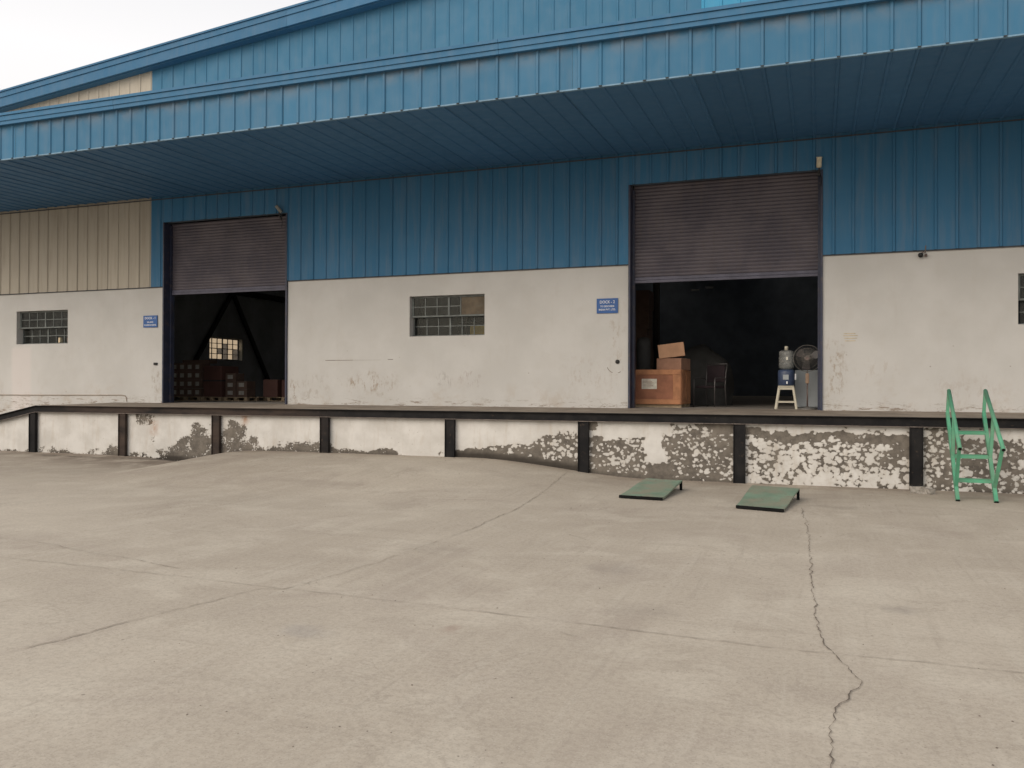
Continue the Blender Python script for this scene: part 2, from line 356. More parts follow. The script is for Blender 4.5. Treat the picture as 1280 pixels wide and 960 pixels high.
# ------------------------------------------------------------------ mesh helpers
class MB:
    def __init__(s): s.v = []; s.f = []
    def add(s, vs, fs):
        o = len(s.v); s.v += [tuple(v) for v in vs]; s.f += [tuple(i+o for i in f) for f in fs]; return s
    def box(s, x0, x1, y0, y1, z0, z1, R=None, bev=0):
        vs = [(x, y, z) for z in (z0, z1) for y in (y0, y1) for x in (x0, x1)]
        fs = [(0, 2, 3, 1), (4, 5, 7, 6), (0, 1, 5, 4), (2, 6, 7, 3), (0, 4, 6, 2), (1, 3, 7, 5)]
        if R is not None: vs = [R @ Vector(v) for v in vs]
        return s.add(vs, fs)
    def bar(s, a, b, w, h, upv=(0, 0, 1)):
        """rectangular bar from a to b, w sideways, h along up"""
        a, b = Vector(a), Vector(b); d = (b-a).normalized(); u = Vector(upv)
        sd = d.cross(u).normalized(); u = sd.cross(d).normalized()
        vs = []
        for p in (a, b):
            for i, j in ((-1, -1), (1, -1), (1, 1), (-1, 1)): vs.append(p + sd*(w/2*i) + u*(h/2*j))
        return s.add(vs, [(0, 1, 2, 3), (7, 6, 5, 4), (0, 4, 5, 1), (1, 5, 6, 2), (2, 6, 7, 3), (3, 7, 4, 0)])
    def tube(s, pts, r, n=8, cap=True):
        pts = [Vector(p) for p in pts]; rs = r if isinstance(r, (list, tuple)) else [r]*len(pts)
        o = len(s.v); ref = None
        for i, p in enumerate(pts):
            d = (pts[min(i+1, len(pts)-1)] - pts[max(i-1, 0)]).normalized()
            if ref is None: ref = d.orthogonal().normalized()
            ref = (ref - d*ref.dot(d)).normalized(); w = d.cross(ref)
            for k in range(n):
                a = 2*pi*k/n; s.v.append(tuple(p + (ref*cos(a)+w*sin(a))*rs[i]))
        for i in range(len(pts)-1):
            for k in range(n):
                a = o+i*n+k; b = o+i*n+(k+1) % n; s.f.append((a, b, b+n, a+n))
        if cap:
            s.f.append(tuple(o+k for k in reversed(range(n)))); s.f.append(tuple(o+(len(pts)-1)*n+k for k in range(n)))
        return s
    def lathe(s, prof, c=(0, 0, 0), n=20, axis='z'):
        o = len(s.v)
        for r, h in prof:
            for k in range(n):
                a = 2*pi*k/n
                p = (r*cos(a), r*sin(a), h) if axis == 'z' else (r*cos(a), h, r*sin(a))
                s.v.append((p[0]+c[0], p[1]+c[1], p[2]+c[2]))
        for i in range(len(prof)-1):
            for k in range(n):
                a = o+i*n+k; b = o+i*n+(k+1) % n; s.f.append((a, b, b+n, a+n))
        s.f.append(tuple(o+k for k in reversed(range(n)))); s.f.append(tuple(o+(len(prof)-1)*n+k for k in range(n)))
        return s
    def mesh(s, name, mat, smooth=False):
        me = bpy.data.meshes.new(name); me.from_pydata(s.v, [], s.f); me.update()
        if mat: me.materials.append(mat)
        if smooth:
            for p in me.polygons: p.use_smooth = len(p.vertices) == 4
        return me
    def build(s, name, mat, parent=None, smooth=False, bevel=0):
        return link(name, s.mesh(name, mat, smooth), parent, bevel)

def link(name, me, parent=None, bevel=0, loc=None):
    o = bpy.data.objects.new(name, me); C.objects.link(o)
    if parent is not None: o.parent = parent
    if loc is not None: o.location = loc
    if bevel:
        b = o.modifiers.new('bevel', 'BEVEL'); b.width = bevel; b.segments = 2; b.limit_method = 'ANGLE'
    return o
def tag(o, label=None, cat=None, group=None, kind=None):
    if label: o['label'] = label
    if cat: o['category'] = cat
    if group: o['group'] = group
    if kind: o['kind'] = kind
    return o
def empty(name, loc, label, cat, group=None, rz=0):
    o = bpy.data.objects.new(name, None); C.objects.link(o); o.location = loc; o.rotation_euler = (0, 0, rz)
    o.empty_display_size = .2
    return tag(o, label, cat, group)
def smooth01(t): t = max(0.0, min(1.0, t)); return t*t*(3-2*t)
def vnoise(x, y, s=0):
    def h(i, j): return (sin(i*127.1+j*311.7+s*74.7)*43758.5453) % 1.0
    i, j = math.floor(x), math.floor(y); u, v = smooth01(x-i), smooth01(y-j)
    return (h(i, j)*(1-u)+h(i+1, j)*u)*(1-v)+(h(i, j+1)*(1-u)+h(i+1, j+1)*u)*v

YW, YD, YF = 17.4, 14.95, 13.10        # wall, dock edge, canopy fascia
Z_TOP, Z_FLOOR = 1.165, 1.21
XL, XR = -24.0, 38.0
PITCH, PHASE = .3547, .262

# ------------------------------------------------------------------ ground
def gh(x, y):
    rise = smooth01((x+12.75)/1.3) if x < -9 else 1 - smooth01((x+6.3)/3.5)
    hump = .275*rise*smooth01((y-10.3)/4.5)
    left = .055*smooth01((-12.4-x)/1.0)*smooth01((y-12.5)/2.3)
    pit = -.075*exp(-((x+13.1)/1.1)**2-((y-14.95)/.35)**2)
    und = .012*(vnoise(x*.5, y*.5)-.5) if -24 < x < 12 and -4 < y < 15 else 0
    return hump + left + pit + und
def frange(a, b, st):
    n = int(round((b-a)/st)); return [a+(b-a)*i/n for i in range(n+1)]
gx = [-1500, -400, -120, -60, -35] + frange(-26, 14, .2) + [22, 45, 120, 400, 1500]
gy = [-1500, -400, -120, -40, -15] + frange(-4, 10, .5)[:-1] + frange(10, 15.6, .14) + [17, 22, 40, 90, 250, 600, 1500]
g = MB(); nx = len(gx)
for y in gy:
    for x in gx: g.v.append((x, y, gh(x, y) if y < 20 else 0))
for j in range(len(gy)-1):
    for i in range(nx-1):
        a = j*nx+i; g.f.append((a, a+1, a+nx+1, a+nx))
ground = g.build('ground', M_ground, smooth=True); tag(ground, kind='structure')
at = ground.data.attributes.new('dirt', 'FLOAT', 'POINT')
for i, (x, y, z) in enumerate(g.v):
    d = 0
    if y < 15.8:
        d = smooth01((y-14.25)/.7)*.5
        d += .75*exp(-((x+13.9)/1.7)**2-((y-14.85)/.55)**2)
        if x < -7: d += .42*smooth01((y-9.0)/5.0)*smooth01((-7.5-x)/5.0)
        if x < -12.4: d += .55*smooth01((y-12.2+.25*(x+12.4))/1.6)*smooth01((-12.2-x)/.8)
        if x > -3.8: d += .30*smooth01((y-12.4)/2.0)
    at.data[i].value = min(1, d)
at2 = ground.data.attributes.new('dark_patch', 'FLOAT', 'POINT')  # near-black patch in the pit at the dock foot
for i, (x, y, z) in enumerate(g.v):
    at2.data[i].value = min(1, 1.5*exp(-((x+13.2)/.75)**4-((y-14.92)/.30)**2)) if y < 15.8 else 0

def ribbon(name, pts, w, mat, jit=.05, seed=1, lift=.007, dens=.06, wvar=.75):
    rnd = random.Random(seed); P = []
    for (a, b) in zip(pts[:-1], pts[1:]):
        a, b = Vector(a), Vector(b); n = max(1, int((b-a).length/dens)); nd = (b-a).normalized(); pr = Vector((-nd.y, nd.x))
        o = 0
        for i in range(n):
            o = o*.7 + rnd.uniform(-jit, jit)*.6; t = i/n; P.append(a.lerp(b, t) + pr*o*min(1, 6*t, 6*(1-t)+.2))
    P.append(Vector(pts[-1])); m = MB(); L = len(P)
    for i, p in enumerate(P):
        d = (P[min(i+1, L-1)]-P[max(i-1, 0)]).normalized(); pr = Vector((-d.y, d.x))
        ww = w*(1+rnd.uniform(-wvar, wvar))*(.45+1.1*vnoise(p.x*2.3, p.y*2.3, 7))*min(1, (i+1)/4, (L-i)/4)
        for sgn in (-.5, .5):
            q = p+pr*ww*sgn; m.v.append((q.x, q.y, gh(q.x, q.y)+lift))
    for i in range(L-1): m.f.append((2*i, 2*i+1, 2*i+3, 2*i+2))
    return m.build(name, mat, ground)
ribbon('crack', [(-7.4, 2.2), (-4.58, 3.67), (-4.17, 5.6), (-3.98, 5.66), (-3.79, 6.79), (-3.72, 8.5), (-3.75, 10.29), (-4.0, 12.6), (-4.25, 14.6)][1:], .006, M_crackfaint, .028, 3)
ribbon('crack', [(-.22, 12.0), (-.12, 10.4), (-.09, 9.28), (-.06, 7.6), (-.03, 6.34), (.03, 5.76), (.10, 5.44), (.165, 5.23), (.225, 5.01), (.10, 4.61), (.045, 4.17), (.05, 3.82), (.03, 3.0), (-.1, 2.0)], .006, M_crack, .022, 5, dens=.03)
ribbon('crack', [(-4.58, 3.67), (-5.6, 3.1), (-7.5, 2.6)], .0045, M_crackfaint, .03, 13)
ribbon('crack', [(-16.6, 14.35), (-15.0, 14.30), (-13.6, 14.42), (-12.9, 14.62)], .05, M_crack, .05, 41)
ribbon('joint', [(-16, 6.15), (-7.22, 5.79), (-3.96, 5.68), (-2.03, 5.58), (-.06, 5.46), (1.09, 5.48), (6, 5.3)], .0045, M_crackfaint, .014, 8)
ribbon('joint', [(-16, 6.95), (-7.6, 6.5), (-5.2, 5.95)], .004, M_crackfaint, .03, 9)
for i, (a, b, c_, d) in enumerate(((-2.6, 8.9, -2.3, 8.65), (-5.0, 9.1, -4.6, 9.0), (-1.6, 5.3, -1.45, 5.25))):
    ribbon('crack', [(a, b), (c_, d)], .006, M_crackfaint, .03, 20+i)

# loose grit and leaf crumbs
deb = MB(); rnd = random.Random(11)
for i in range(300):
    if i < 190: y = 3.2 + 11.2*rnd.random()**1.5; x = -y*.95 + rnd.random()*y*1.25
    else: x = rnd.uniform(-21, 4); y = 14.9 - abs(rnd.gauss(0, .12))
    r = rnd.uniform(.003, .008)*(.6+.07*y); z = gh(x, y); a = rnd.random()*pi
    vs = []
    for k in range(5):
        t = a+2*pi*k/5; rr = r*rnd.uniform(.5, 1.2); vs.append((x+rr*cos(t), y+rr*sin(t)*1.3, z+.001))
    vs.append((x, y, z+r*rnd.uniform(.3, .9)))
    deb.add(vs, [(k, (k+1) % 5, 5) for k in range(5)])
tag(deb.build('grit', M_crack), 'dark crumbs of grit and dry leaf scattered over the concrete yard', 'grit', kind='stuff')

# ------------------------------------------------------------------ loading dock
dock = empty('loading_dock', (-3, YD, 0), 'long raised loading platform with peeling white face and black iron edge', 'loading dock')
dock.location = (0, 0, 0)
XB = -17.46
def dtop(x): return Z_TOP if x > XB else Z_TOP + (x-XB)*.2
# face: fine grid carrying the peel map
def peelmap(x, z):
    g_ = gh(x, 14.93); t = (z-g_)/max(.2, 1.0-g_); n1 = vnoise(x*2.2, z*2.5, 3); n2 = vnoise(x*5.3, z*5, 5); w = (n1-.5)*.65+(n2-.5)*.5
    p = 0.05
    if x < -17.5: p = .62*smooth01((.10+w*.2-t)/.08)
    elif x < -14.83: p = .74*smooth01((.36+w*.7-t)/.38)
    elif x < -12.24:
        u = (x+14.83)/2.6; lim = .32+.62*smooth01((u-.30)/.55)
        p = .74*smooth01((lim+.1+w*.8-t)/.55)
        if t > .75 and .12 < u < .34: p = max(p, .55)
    elif x < -9.52:
        u = (x+12.24)/2.7; lim = .98-.68*smooth01((u-.16)/.34)
        p = (.70 if u < .35 else .76)*smooth01((lim+.08+w*.5-t)/.45)
    elif x < -6.71: p = .82*smooth01((.30+w*.5-t)/.22) * (1-smooth01((x+7.9)/.4)*.75)
    elif x < -4.04:
        u = (x+6.71)/2.67; lim = .22+.60*smooth01((u-.10)/.75)
        p = .55*smooth01((lim+w*.3-t)/.12); p = max(p, .98*smooth01((.26-.06*u+w*.2-t)/.08))
    elif x < -1.28:
        u = (x+4.04)/2.76; p = .56*smooth01((.80+w*.25-t)/.1)
        if .42 < u+w*.1 < .55 and t > .30: p = .04
        if .42 < u < .56 and t < .28: p = .95
        if t > .86: p = max(p, .95*smooth01((vnoise(x*2.7+.3, 1, 9)-.55)/.08))
        if u > .56: p = max(p, .52*smooth01((1.05+w*.3-t)/.1))
        p = max(p, .85*smooth01((.10+w*.2-t)/.08))
    elif x < 1.47:
        u = (x+1.28)/2.75; p = .45
        band = exp(-((t-(.90-.10*u+w*.25))/.085)**2); p = max(p, .98*band)
        if t > .93+w*.2: p = .12
        if u > .86: p = max(p, .80*smooth01((t-.3)/.3)*smooth01((.92-t)/.1))
        p *= 1-.2*smooth01((.35-t)/.2)
    else:
        u = x-1.47; p = .50+.2*w; 
        if t > .85: p = .2+.8*w
        if u < .12: p = .1
    return max(0, min(1, p))
f = MB(); pe = []; da = []; ru = []
fx = frange(XL, 12, .05); zs = 24
for x in fx:
    zt = max(.02, dtop(x)-.02)
    for j in range(zs+1):
        z = -.15 + (zt+.15)*j/zs; f.v.append((x, YD+.025+.012*(vnoise(x*3, z*3, 2)-.5), z)); pe.append(peelmap(x, z))
        g_ = gh(x, 14.93); t = (z-g_)
        dm = .9*smooth01((.17-t)/.12) if -6.7 < x < -3.9 else .35*smooth01((.10-t)/.10)
        if -14.4 < x < -12.4: dm = max(dm, .9*smooth01((.14-t+.1*(vnoise(x*4, z*4)-.5))/.08))  # darker foot of the face beside the pit
        da.append(dm); ru.append(.8*exp(-((x+11.55)/.10)**2)*smooth01((z-.75)/.2) + .5*exp(-((x+14.0)/.12)**2)*smooth01((z-.5)/.1)*smooth01((.95-z)/.1))
for i in range(len(fx)-1):
    for j in range(zs):
        a = i*(zs+1)+j; f.f.append((a, a+zs+1, a+zs+2, a+1))
face = f.build('dock_face', M_peel, dock, smooth=True)
for nm, arr in (('peel', pe), ('dark_foot', da), ('rust', ru)):
    at = face.data.attributes.new(nm, 'FLOAT', 'POINT')
    at.data.foreach_set('value', arr)
m = MB(); m.box(12, XR, YD+.02, YD+.3, -.2, Z_TOP-.01); m.build('dock_face', M_peel, dock)
# platform top: level part and the ramp down at the left
m = MB()
m.add([(XB, YD, Z_TOP), (XR, YD, Z_TOP), (XR, YW+.31, Z_FLOOR), (XB, YW+.31, Z_FLOOR), (XB, YD, .9), (XR, YD, .9)],
      [(0, 1, 2, 3)])
for i in range(60):
    pass
m.add([(-24.5, YD, dtop(-24.5)), (XB, YD, Z_TOP), (XB, YW+.31, Z_FLOOR), (-24.5, YW+.31, dtop(-24.5)+.045)], [(0, 1, 2, 3)])
m.build('platform_top', M_slab, dock)
# iron edge channel, with a worn lower lip
def channel(x0, z0, x1, z1, name='edge_beam'):
    b = MB(); h = .150
    def seg(ya, yb, da_, db_):
        b.add([(x0, ya, z0-da_), (x1, ya, z1-da_), (x1, yb, z1-da_), (x0, yb, z0-da_), (x0, ya, z0-db_), (x1, ya, z1-db_), (x1, yb, z1-db_), (x0, yb, z0-db_)],
              [(0, 1, 2, 3), (7, 6, 5, 4), (0, 4, 5, 1), (2, 6, 7, 3), (1, 5, 6, 2), (0, 3, 7, 4)])
    seg(YD-.022, YD-.004, 0, h); seg(YD-.070, YD-.024, -.004, .008); seg(YD-.070, YD-.024, h-.010, h+.002)
    o = b.build(name, M_iron, dock)
    l = MB(); l.add([(x0, YD-.074, z0-h+.004), (x1, YD-.074, z1-h+.004), (x1, YD-.0712, z1-h+.004), (x0, YD-.0712, z0-h+.004),
                     (x0, YD-.074, z0-h-.007), (x1, YD-.074, z1-h-.007), (x1, YD-.0712, z1-h-.007), (x0, YD-.0712, z0-h-.007)],
                    [(0, 1, 2, 3), (7, 6, 5, 4), (0, 4, 5, 1), (2, 6, 7, 3), (1, 5, 6, 2), (0, 3, 7, 4)])
    l.build('beam_lip', M_ironlip, o); return o
channel(XB, Z_TOP, XR, Z_TOP); channel(-24, dtop(-24), XB-.003, Z_TOP)
for x in (-22.9, -20.25, -17.56, -14.83, -12.24, -9.52, -6.71, -4.04, -1.28, 1.47, 4.2, 6.9, 9.6, 12.3, 15.0, 17.7, 20.4, 23.1):
    zt = dtop(x)-.152
    if zt < .2: continue
    w = .10; zb = gh(x, 14.93)-.05; p = MB()
    p.box(x-w, x+w, YD-.016, YD-.002, zb, zt); p.box(x-w, x-w+.012, YD-.075, YD-.018, zb, zt); p.box(x+w-.012, x+w, YD-.075, YD-.018, zb, zt)
    p.box(x-w+.014, x+w-.014, YD-.052, YD-.040, zb, zt)
    p.build('post', M_iron, dock)

# ------------------------------------------------------------------ warehouse
wh = empty('warehouse', (0, 0, 0), 'blue metal clad warehouse with white plaster lower wall and deep canopy over two dock doors', 'warehouse')
DOORS = [(-15.97, -12.17), (-3.75, .07)]; ZD = 5.88
WINS = [(-21.13, -19.24), (-8.86, -7.0), (3.38, 5.24)]; ZW0, ZW1 = 2.80, 3.72
ZB = 4.22
# plaster wall: grid on the front, with reveals at the openings
def wall_piece(x0, x1, wins):
    m = MB(); xs = sorted(set(frange(x0, x1, .12) + [q for w in wins for q in w]))
    zz = sorted(set(frange(-.1, ZB, .12) + [ZW0, ZW1])); n = len(zz); fr = []
    for x in xs:
        for z in zz:
            m.v.append((x, YW+.010*(vnoise(x*.8, z*.8, 4)-.5), z))
            fr.append((smooth01((x+21.36)/.06)*smooth01((-20.55-x)/.1)*(1 if z < 2.75 else 0)))
    for i in range(len(xs)-1):
        for j in range(n-1):
            cx, cz = (xs[i]+xs[i+1])/2, (zz[j]+zz[j+1])/2
            if any(a < cx < b and ZW0 < cz < ZW1 for a, b in wins): continue
            a = i*n+j; m.f.append((a, a+n, a+n+1, a+1))
    k = len(m.v)
    T = .30
    for a, b in wins:
        for q in ((a, ZW0, a, ZW1), (b, ZW1, b, ZW0), (b, ZW0, a, ZW0), (a, ZW1, b, ZW1)):
            m.add([(q[0], YW-.004, q[1]), (q[2], YW-.004, q[3]), (q[2], YW+T, q[3]), (q[0], YW+T, q[1])], [(0, 1, 2, 3)])
    m.add([(x0, YW, 1), (x0, YW, ZB), (x0, YW+T, ZB), (x0, YW+T, 1)], [(0, 1, 2, 3)])
    m.add([(x1, YW, 1), (x1, YW, ZB), (x1, YW+T, ZB), (x1, YW+T, 1)], [(3, 2, 1, 0)])
    # inner skin
    cuts = sorted([x0, x1]+[q for w in wins for q in w])
    for a, b in zip(cuts[:-1], cuts[1:]):
        rows = [(1, ZW0), (ZW1, ZB)] if (a, b) in wins else [(1, ZB)]
        for z0, z1 in rows: m.add([(a, YW+T, z0), (b, YW+T, z0), (b, YW+T, z1), (a, YW+T, z1)], [(3, 2, 1, 0)])
    o = m.build('plaster_wall', M_plaster, wh, smooth=False)
    at = o.data.attributes.new('fresh', 'FLOAT', 'POINT')
    for i, v in enumerate(fr): at.data[i].value = v
wall_piece(XL, DOORS[0][0], [WINS[0]]); wall_piece(DOORS[0][1], DOORS[1][0], [WINS[1]]); wall_piece(DOORS[1][1], XR, [WINS[2]])

# profiled sheets: three ribs to a sheet
def profile(x0, x1, rib=.030):
    """(x, proud) points of the trapezoid profile between x0 and x1"""
    pts = [(x0, 0)]
    k = math.ceil((x0-PHASE-.04)/PITCH)
    while PHASE+k*PITCH < x1+.04:
        c = PHASE+k*PITCH
        for dx, h in ((-.034, 0), (-.017, rib), (.017, rib), (.034, 0)):
            if x0 < c+dx < x1: pts.append((c+dx, h))
        k += 1
    pts.append((x1, 0)); return pts
def vsheet(name, x0, x1, z0, z1, y, mat, ztop=None, rib=.024):
    P = profile(x0, x1, rib); m = MB()
    for x, h in P:
        m.v.append((x, y-h, z0)); m.v.append((x, y-h, ztop(x) if ztop else z1))
    for i in range(len(P)-1): m.f.append((2*i, 2*i+2, 2*i+3, 2*i+1))
    return m.build(name, mat, wh)
W3 = PITCH*3; X0 = PHASE+.034
BEI = -16.36
edges = [X0+W3*k for k in range(-40, 60) if XL < X0+W3*k < XR]
def spans(x0, x1, cuts):
    e_ = sorted(set([x0, x1]+[c for c in edges if x0+.08 < c < x1-.08]+[c for c in cuts if x0 < c < x1])); return list(zip(e_[:-1], e_[1:]))
ZS = 6.54
lap = 0
for a, b in spans(XL, XR, [BEI, DOORS[0][0], DOORS[0][1], DOORS[1][0], DOORS[1][1]]):
    c = (a+b)/2; over = any(d0 < c < d1 for d0, d1 in DOORS)
    lap = 1-lap
    vsheet('wall_sheet', a+.001, b-.001, ZD if over else ZB, ZS+.02, YW-.03-.003*lap, M_beige if c < BEI else M_blue)
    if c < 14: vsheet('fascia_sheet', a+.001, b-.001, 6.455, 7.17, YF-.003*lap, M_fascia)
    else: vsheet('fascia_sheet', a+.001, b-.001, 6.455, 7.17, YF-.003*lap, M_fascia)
def rake_b(x): return 9.34+.0955*(x+21.83) if x < 8 else 9.34+.0955*(29.83-(x-8))
for a, b in spans(XL, XR, [BEI, -2.26, 8]):
    c = (a+b)/2; lap = 1-lap
    mat = M_beige if c < BEI else (M_cyan if c > -2.26 else M_gable)
    vsheet('gable_sheet', a+.001, b-.001, 6.9, None, YW-.03-.003*lap, mat, ztop=lambda x: rake_b(x)+.12, rib=.018)
# soffit sheets, ribs running out from the wall, hanging below
for a, b in spans(XL, XR, [BEI]):
    P = profile(a+.001, b-.001, .019); m = MB(); lap = 1-lap; dz = .003*lap
    for x, h in P: m.v.append((x, YF+.04, 6.475-h+dz)); m.v.append((x, YW-.075, ZS-h+dz))
    for i in range(len(P)-1): m.f.append((2*i, 2*i+1, 2*i+3, 2*i+2))
    m.build('soffit_sheet', M_soffit, wh)
# dark blocks imitating the shade inside the fascia rib ends
m = MB(); k = math.ceil((XL-PHASE)/PITCH)
while PHASE+k*PITCH < 14: m.box(PHASE+k*PITCH-.022, PHASE+k*PITCH+.022, YF-.0285, YF-.013, 6.440, 6.4545); k += 1
tag(m.build('rib_end_shade', M_steel, wh), kind='stuff')
# trims
def hbox(name, x0, x1, y0, y1, z0, z1, mat, bevel=0): return MB().box(x0, x1, y0, y1, z0, z1).build(name, mat, wh, bevel=bevel)
for a, b in ((XL-.1, -13.21), (-13.205, -5.0), (-4.995, 3.5), (3.505, XR)):
    t = MB()
    for (y0, y1, z0, z1) in ((YF-.105, YF-.06, 7.15, 7.225), (YF-.125, YF-.055, 7.2265, 7.325), (YF-.150, YF-.045, 7.332, 7.385)):
        t.box(a, b, y0, y1, z0, z1)
    t.box(a, b, YF-.05, YF+.05, 7.16, 7.372)
    t.build('fascia_trim', M_trim, wh)
MB().box(XL-.1, XR, YF-.012, YF-.005, 6.432, 6.454).box(XL-.1, XR, YF-.005, YF+.04, 6.432, 6.4385).build('drip_edge', M_trimlight, wh)
for a, b in ((XL, DOORS[0][0]), (DOORS[0][1], DOORS[1][0]), (DOORS[1][1], XR)):
    MB().box(a, b, YW-.034, YW-.006, ZB-.022, ZB-.003).build('base_flashing', M_darkgap, wh)
MB().box(XL, XR, YW-.082, YW-.066, ZS-.075, ZS-.052).build('soffit_flashing', M_darkgap, wh)
# canopy roof and end caps
m = MB(); m.add([(XL-.1, YF-.04, 7.38), (XR, YF-.04, 7.38), (XR, YW, 7.46), (XL-.1, YW, 7.46)], [(0, 1, 2, 3)])
for x in (XL-.1, XR): m.add([(x, YF-.04, 6.45), (x, YW, 6.54), (x, YW, 7.46), (x, YF-.04, 7.38)], [(0, 1, 2, 3)])
m.build('canopy_roof', M_roof, wh)
# rake trim, stepped, both slopes
def rk(x0, x1):
    m = MB()
    for (y0, y1, a, b) in ((17.15, 17.36, .0, .03), (17.08, 17.14, .02, .265), (17.055, 17.14, .27, .405), (17.025, 17.14, .41, .455)):
        vs = []
        for x in (x0, x1):
            z = rake_b(x)
            vs += [(x, y0, z+a), (x, y1, z+a), (x, y1, z+b), (x, y0, z+b)]
        m.add(vs, [(0, 1, 2, 3), (7, 6, 5, 4), (0, 4, 5, 1), (1, 5, 6, 2), (2, 6, 7, 3), (3, 7, 4, 0)])
    m.build('rake_trim', M_trim, wh)
rk(XL-.15, -12.02); rk(-12.015, -2); rk(-1.995, 8); rk(8.005, XR)
# roof, side and back walls
YBK = 56
def rz(x): return rake_b(x)+.44
LIT = [(-12, -10.6), (-4, -2.6), (3, 4.4), (12, 13.4), (20, 21.4), (28, 29.4)]      # invented translucent strips in the rear half, out of view, brightening the interior
m = MB(); lit = MB()
xs = sorted([XL-.15, 8, XR]+[q for l_ in LIT for q in l_])
for a, b in zip(xs[:-1], xs[1:]):
    open_ = (a, b) in LIT
    for ya, yb in ((17.1, 36), (36, 54), (54, YBK+.4)):
        q = [(a, ya, rz(a)), (b, ya, rz(b)), (b, yb, rz(b)), (a, yb, rz(a))]
        if open_ and ya == 36:
            MB().add(q, [(0, 1, 2, 3)]).build('added_skylight', M_glassdull, wh); continue
        m.add(q+[(x_, y_, z_-.12) for x_, y_, z_ in q], [(0, 1, 2, 3), (7, 6, 5, 4), (0, 4, 5, 1), (2, 6, 7, 3)])
m.build('roof', M_roof, wh)
m = MB(); y0, y1 = 28.5, 30.6; x = XL
for (a, b, c, d) in ((17.4, y0, 0, 9.6), (y1, YBK, 0, 9.6), (y0, y1, 0, 2.8), (y0, y1, 3.72, 9.6)):
    m.box(x, x+.25, a, b, c, d)
m.build('side_wall', M_sidewall, wh)
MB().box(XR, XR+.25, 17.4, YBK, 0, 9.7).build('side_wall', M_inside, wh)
m = MB()                                                             # back wall; three unseen openings added to let light into the interior
m.add([(XL, YBK, 5.8), (XR, YBK, 5.8), (XR, YBK, 9.72), (8, YBK, 12.58), (XL, YBK, 9.52)], [(0, 1, 2, 3, 4)])
for a, b in ((XL, 13), (18, 20), (25, 27), (32, XR)): m.add([(a, YBK, 0), (b, YBK, 0), (b, YBK, 5.8), (a, YBK, 5.8)], [(0, 1, 2, 3)])
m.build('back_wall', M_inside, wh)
m = MB(); m.add([(XL, YW+.312, Z_FLOOR), (XR, YW+.312, Z_FLOOR), (XR, YBK, Z_FLOOR), (XL, YBK, Z_FLOOR)], [(0, 1, 2, 3)]); m.build('floor', M_insidefloor, wh)
m = MB()                                                             # inner lining behind the sheets
for a, b in ((XL, DOORS[0][0]), (DOORS[0][1], DOORS[1][0]), (DOORS[1][1], XR)): m.box(a, b, YW+.1, YW+.2, ZB, ZD)
m.add([(XL, YW+.1, ZD), (XR, YW+.1, ZD), (XR, YW+.1, 9.6), (8, YW+.1, 12.5), (XL, YW+.1, 9.4)], [(0, 1, 2, 3, 4)])
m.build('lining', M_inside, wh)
# interior columns and the wall bracing seen through the first door
for x, y in ((-23.6, 24), (-23.6, 36), (-23.6, 48), (-8, 30), (-8, 44), (8, 30)):
    c = MB(); c.box(x-.15, x+.15, y-.012, y+.012, Z_FLOOR, 9.6).box(x-.16, x-.14, y-.12, y+.12, Z_FLOOR, 9.6).box(x+.14, x+.16, y-.12, y+.12, Z_FLOOR, 9.6).build('column', M_steel, wh)
MB().bar((-23.65, 29.8, 5.7), (-23.65, 26.45, 1.25), .14, .14).build('brace', M_steel, wh)
MB().bar((-23.65, 29.8, 5.7), (-23.65, 32.8, 1.25), .14, .14).build('brace', M_steel, wh)
MB().box(-23.72, -23.5, 24, 36, 5.62, 5.85).build('girt', M_steel, wh)

# doors
def door(x0, x1, zsh):
    t = .042
    for xa, xb, ga, gb in ((x0+.003, x0+t, x0+t+.002, x0+t+.05), (x1-t, x1-.003, x1-t-.05, x1-t-.002)):
        j_ = MB().box(xa, xb, YW-.045, YW+.30, Z_FLOOR-.03, ZD-.004).build('door_jamb', M_navy, wh)
        MB().box(ga, gb, YW+.17, YW+.29, Z_FLOOR, ZD-.062).build('guide', M_navy, j_)     # shutter guide channel
    sh = bpy.data.objects.new('roller_shutter', None); C.objects.link(sh); sh.parent = wh
    w0, w1 = x0+t+.03, x1-t-.03; ph = .075; prof = []
    for i in range(6):
        a = i/5; prof.append((-.013*sin(pi*a), a*ph*.985))
    m = MB()
    for x in (w0, w1):
        for dy, dz in prof: m.v.append((x, dy, dz))
        m.v.append((x, .012, ph*.985)); m.v.append((x, .012, 0))
    n = 8
    for i in range(n): m.f.append((i, n+i, n+(i+1) % n, (i+1) % n))
    m.f.append(tuple(reversed(range(n)))); m.f.append(tuple(range(n, 2*n)))
    me = m.mesh('slat', M_shutter)
    z = zsh+.13
    while z < ZD-.03:
        link('slat', me, sh, loc=(0, YW+.225, z)); z += ph
    MB().box(w0, w1, YW+.205, YW+.245, zsh+.062, zsh+.125).box(w0, w1, YW+.19, YW+.24, zsh, zsh+.058).build('bottom_bar', M_bar, sh, bevel=.006)
    return sh
door(*DOORS[0], 4.02); door(*DOORS[1], 3.84)

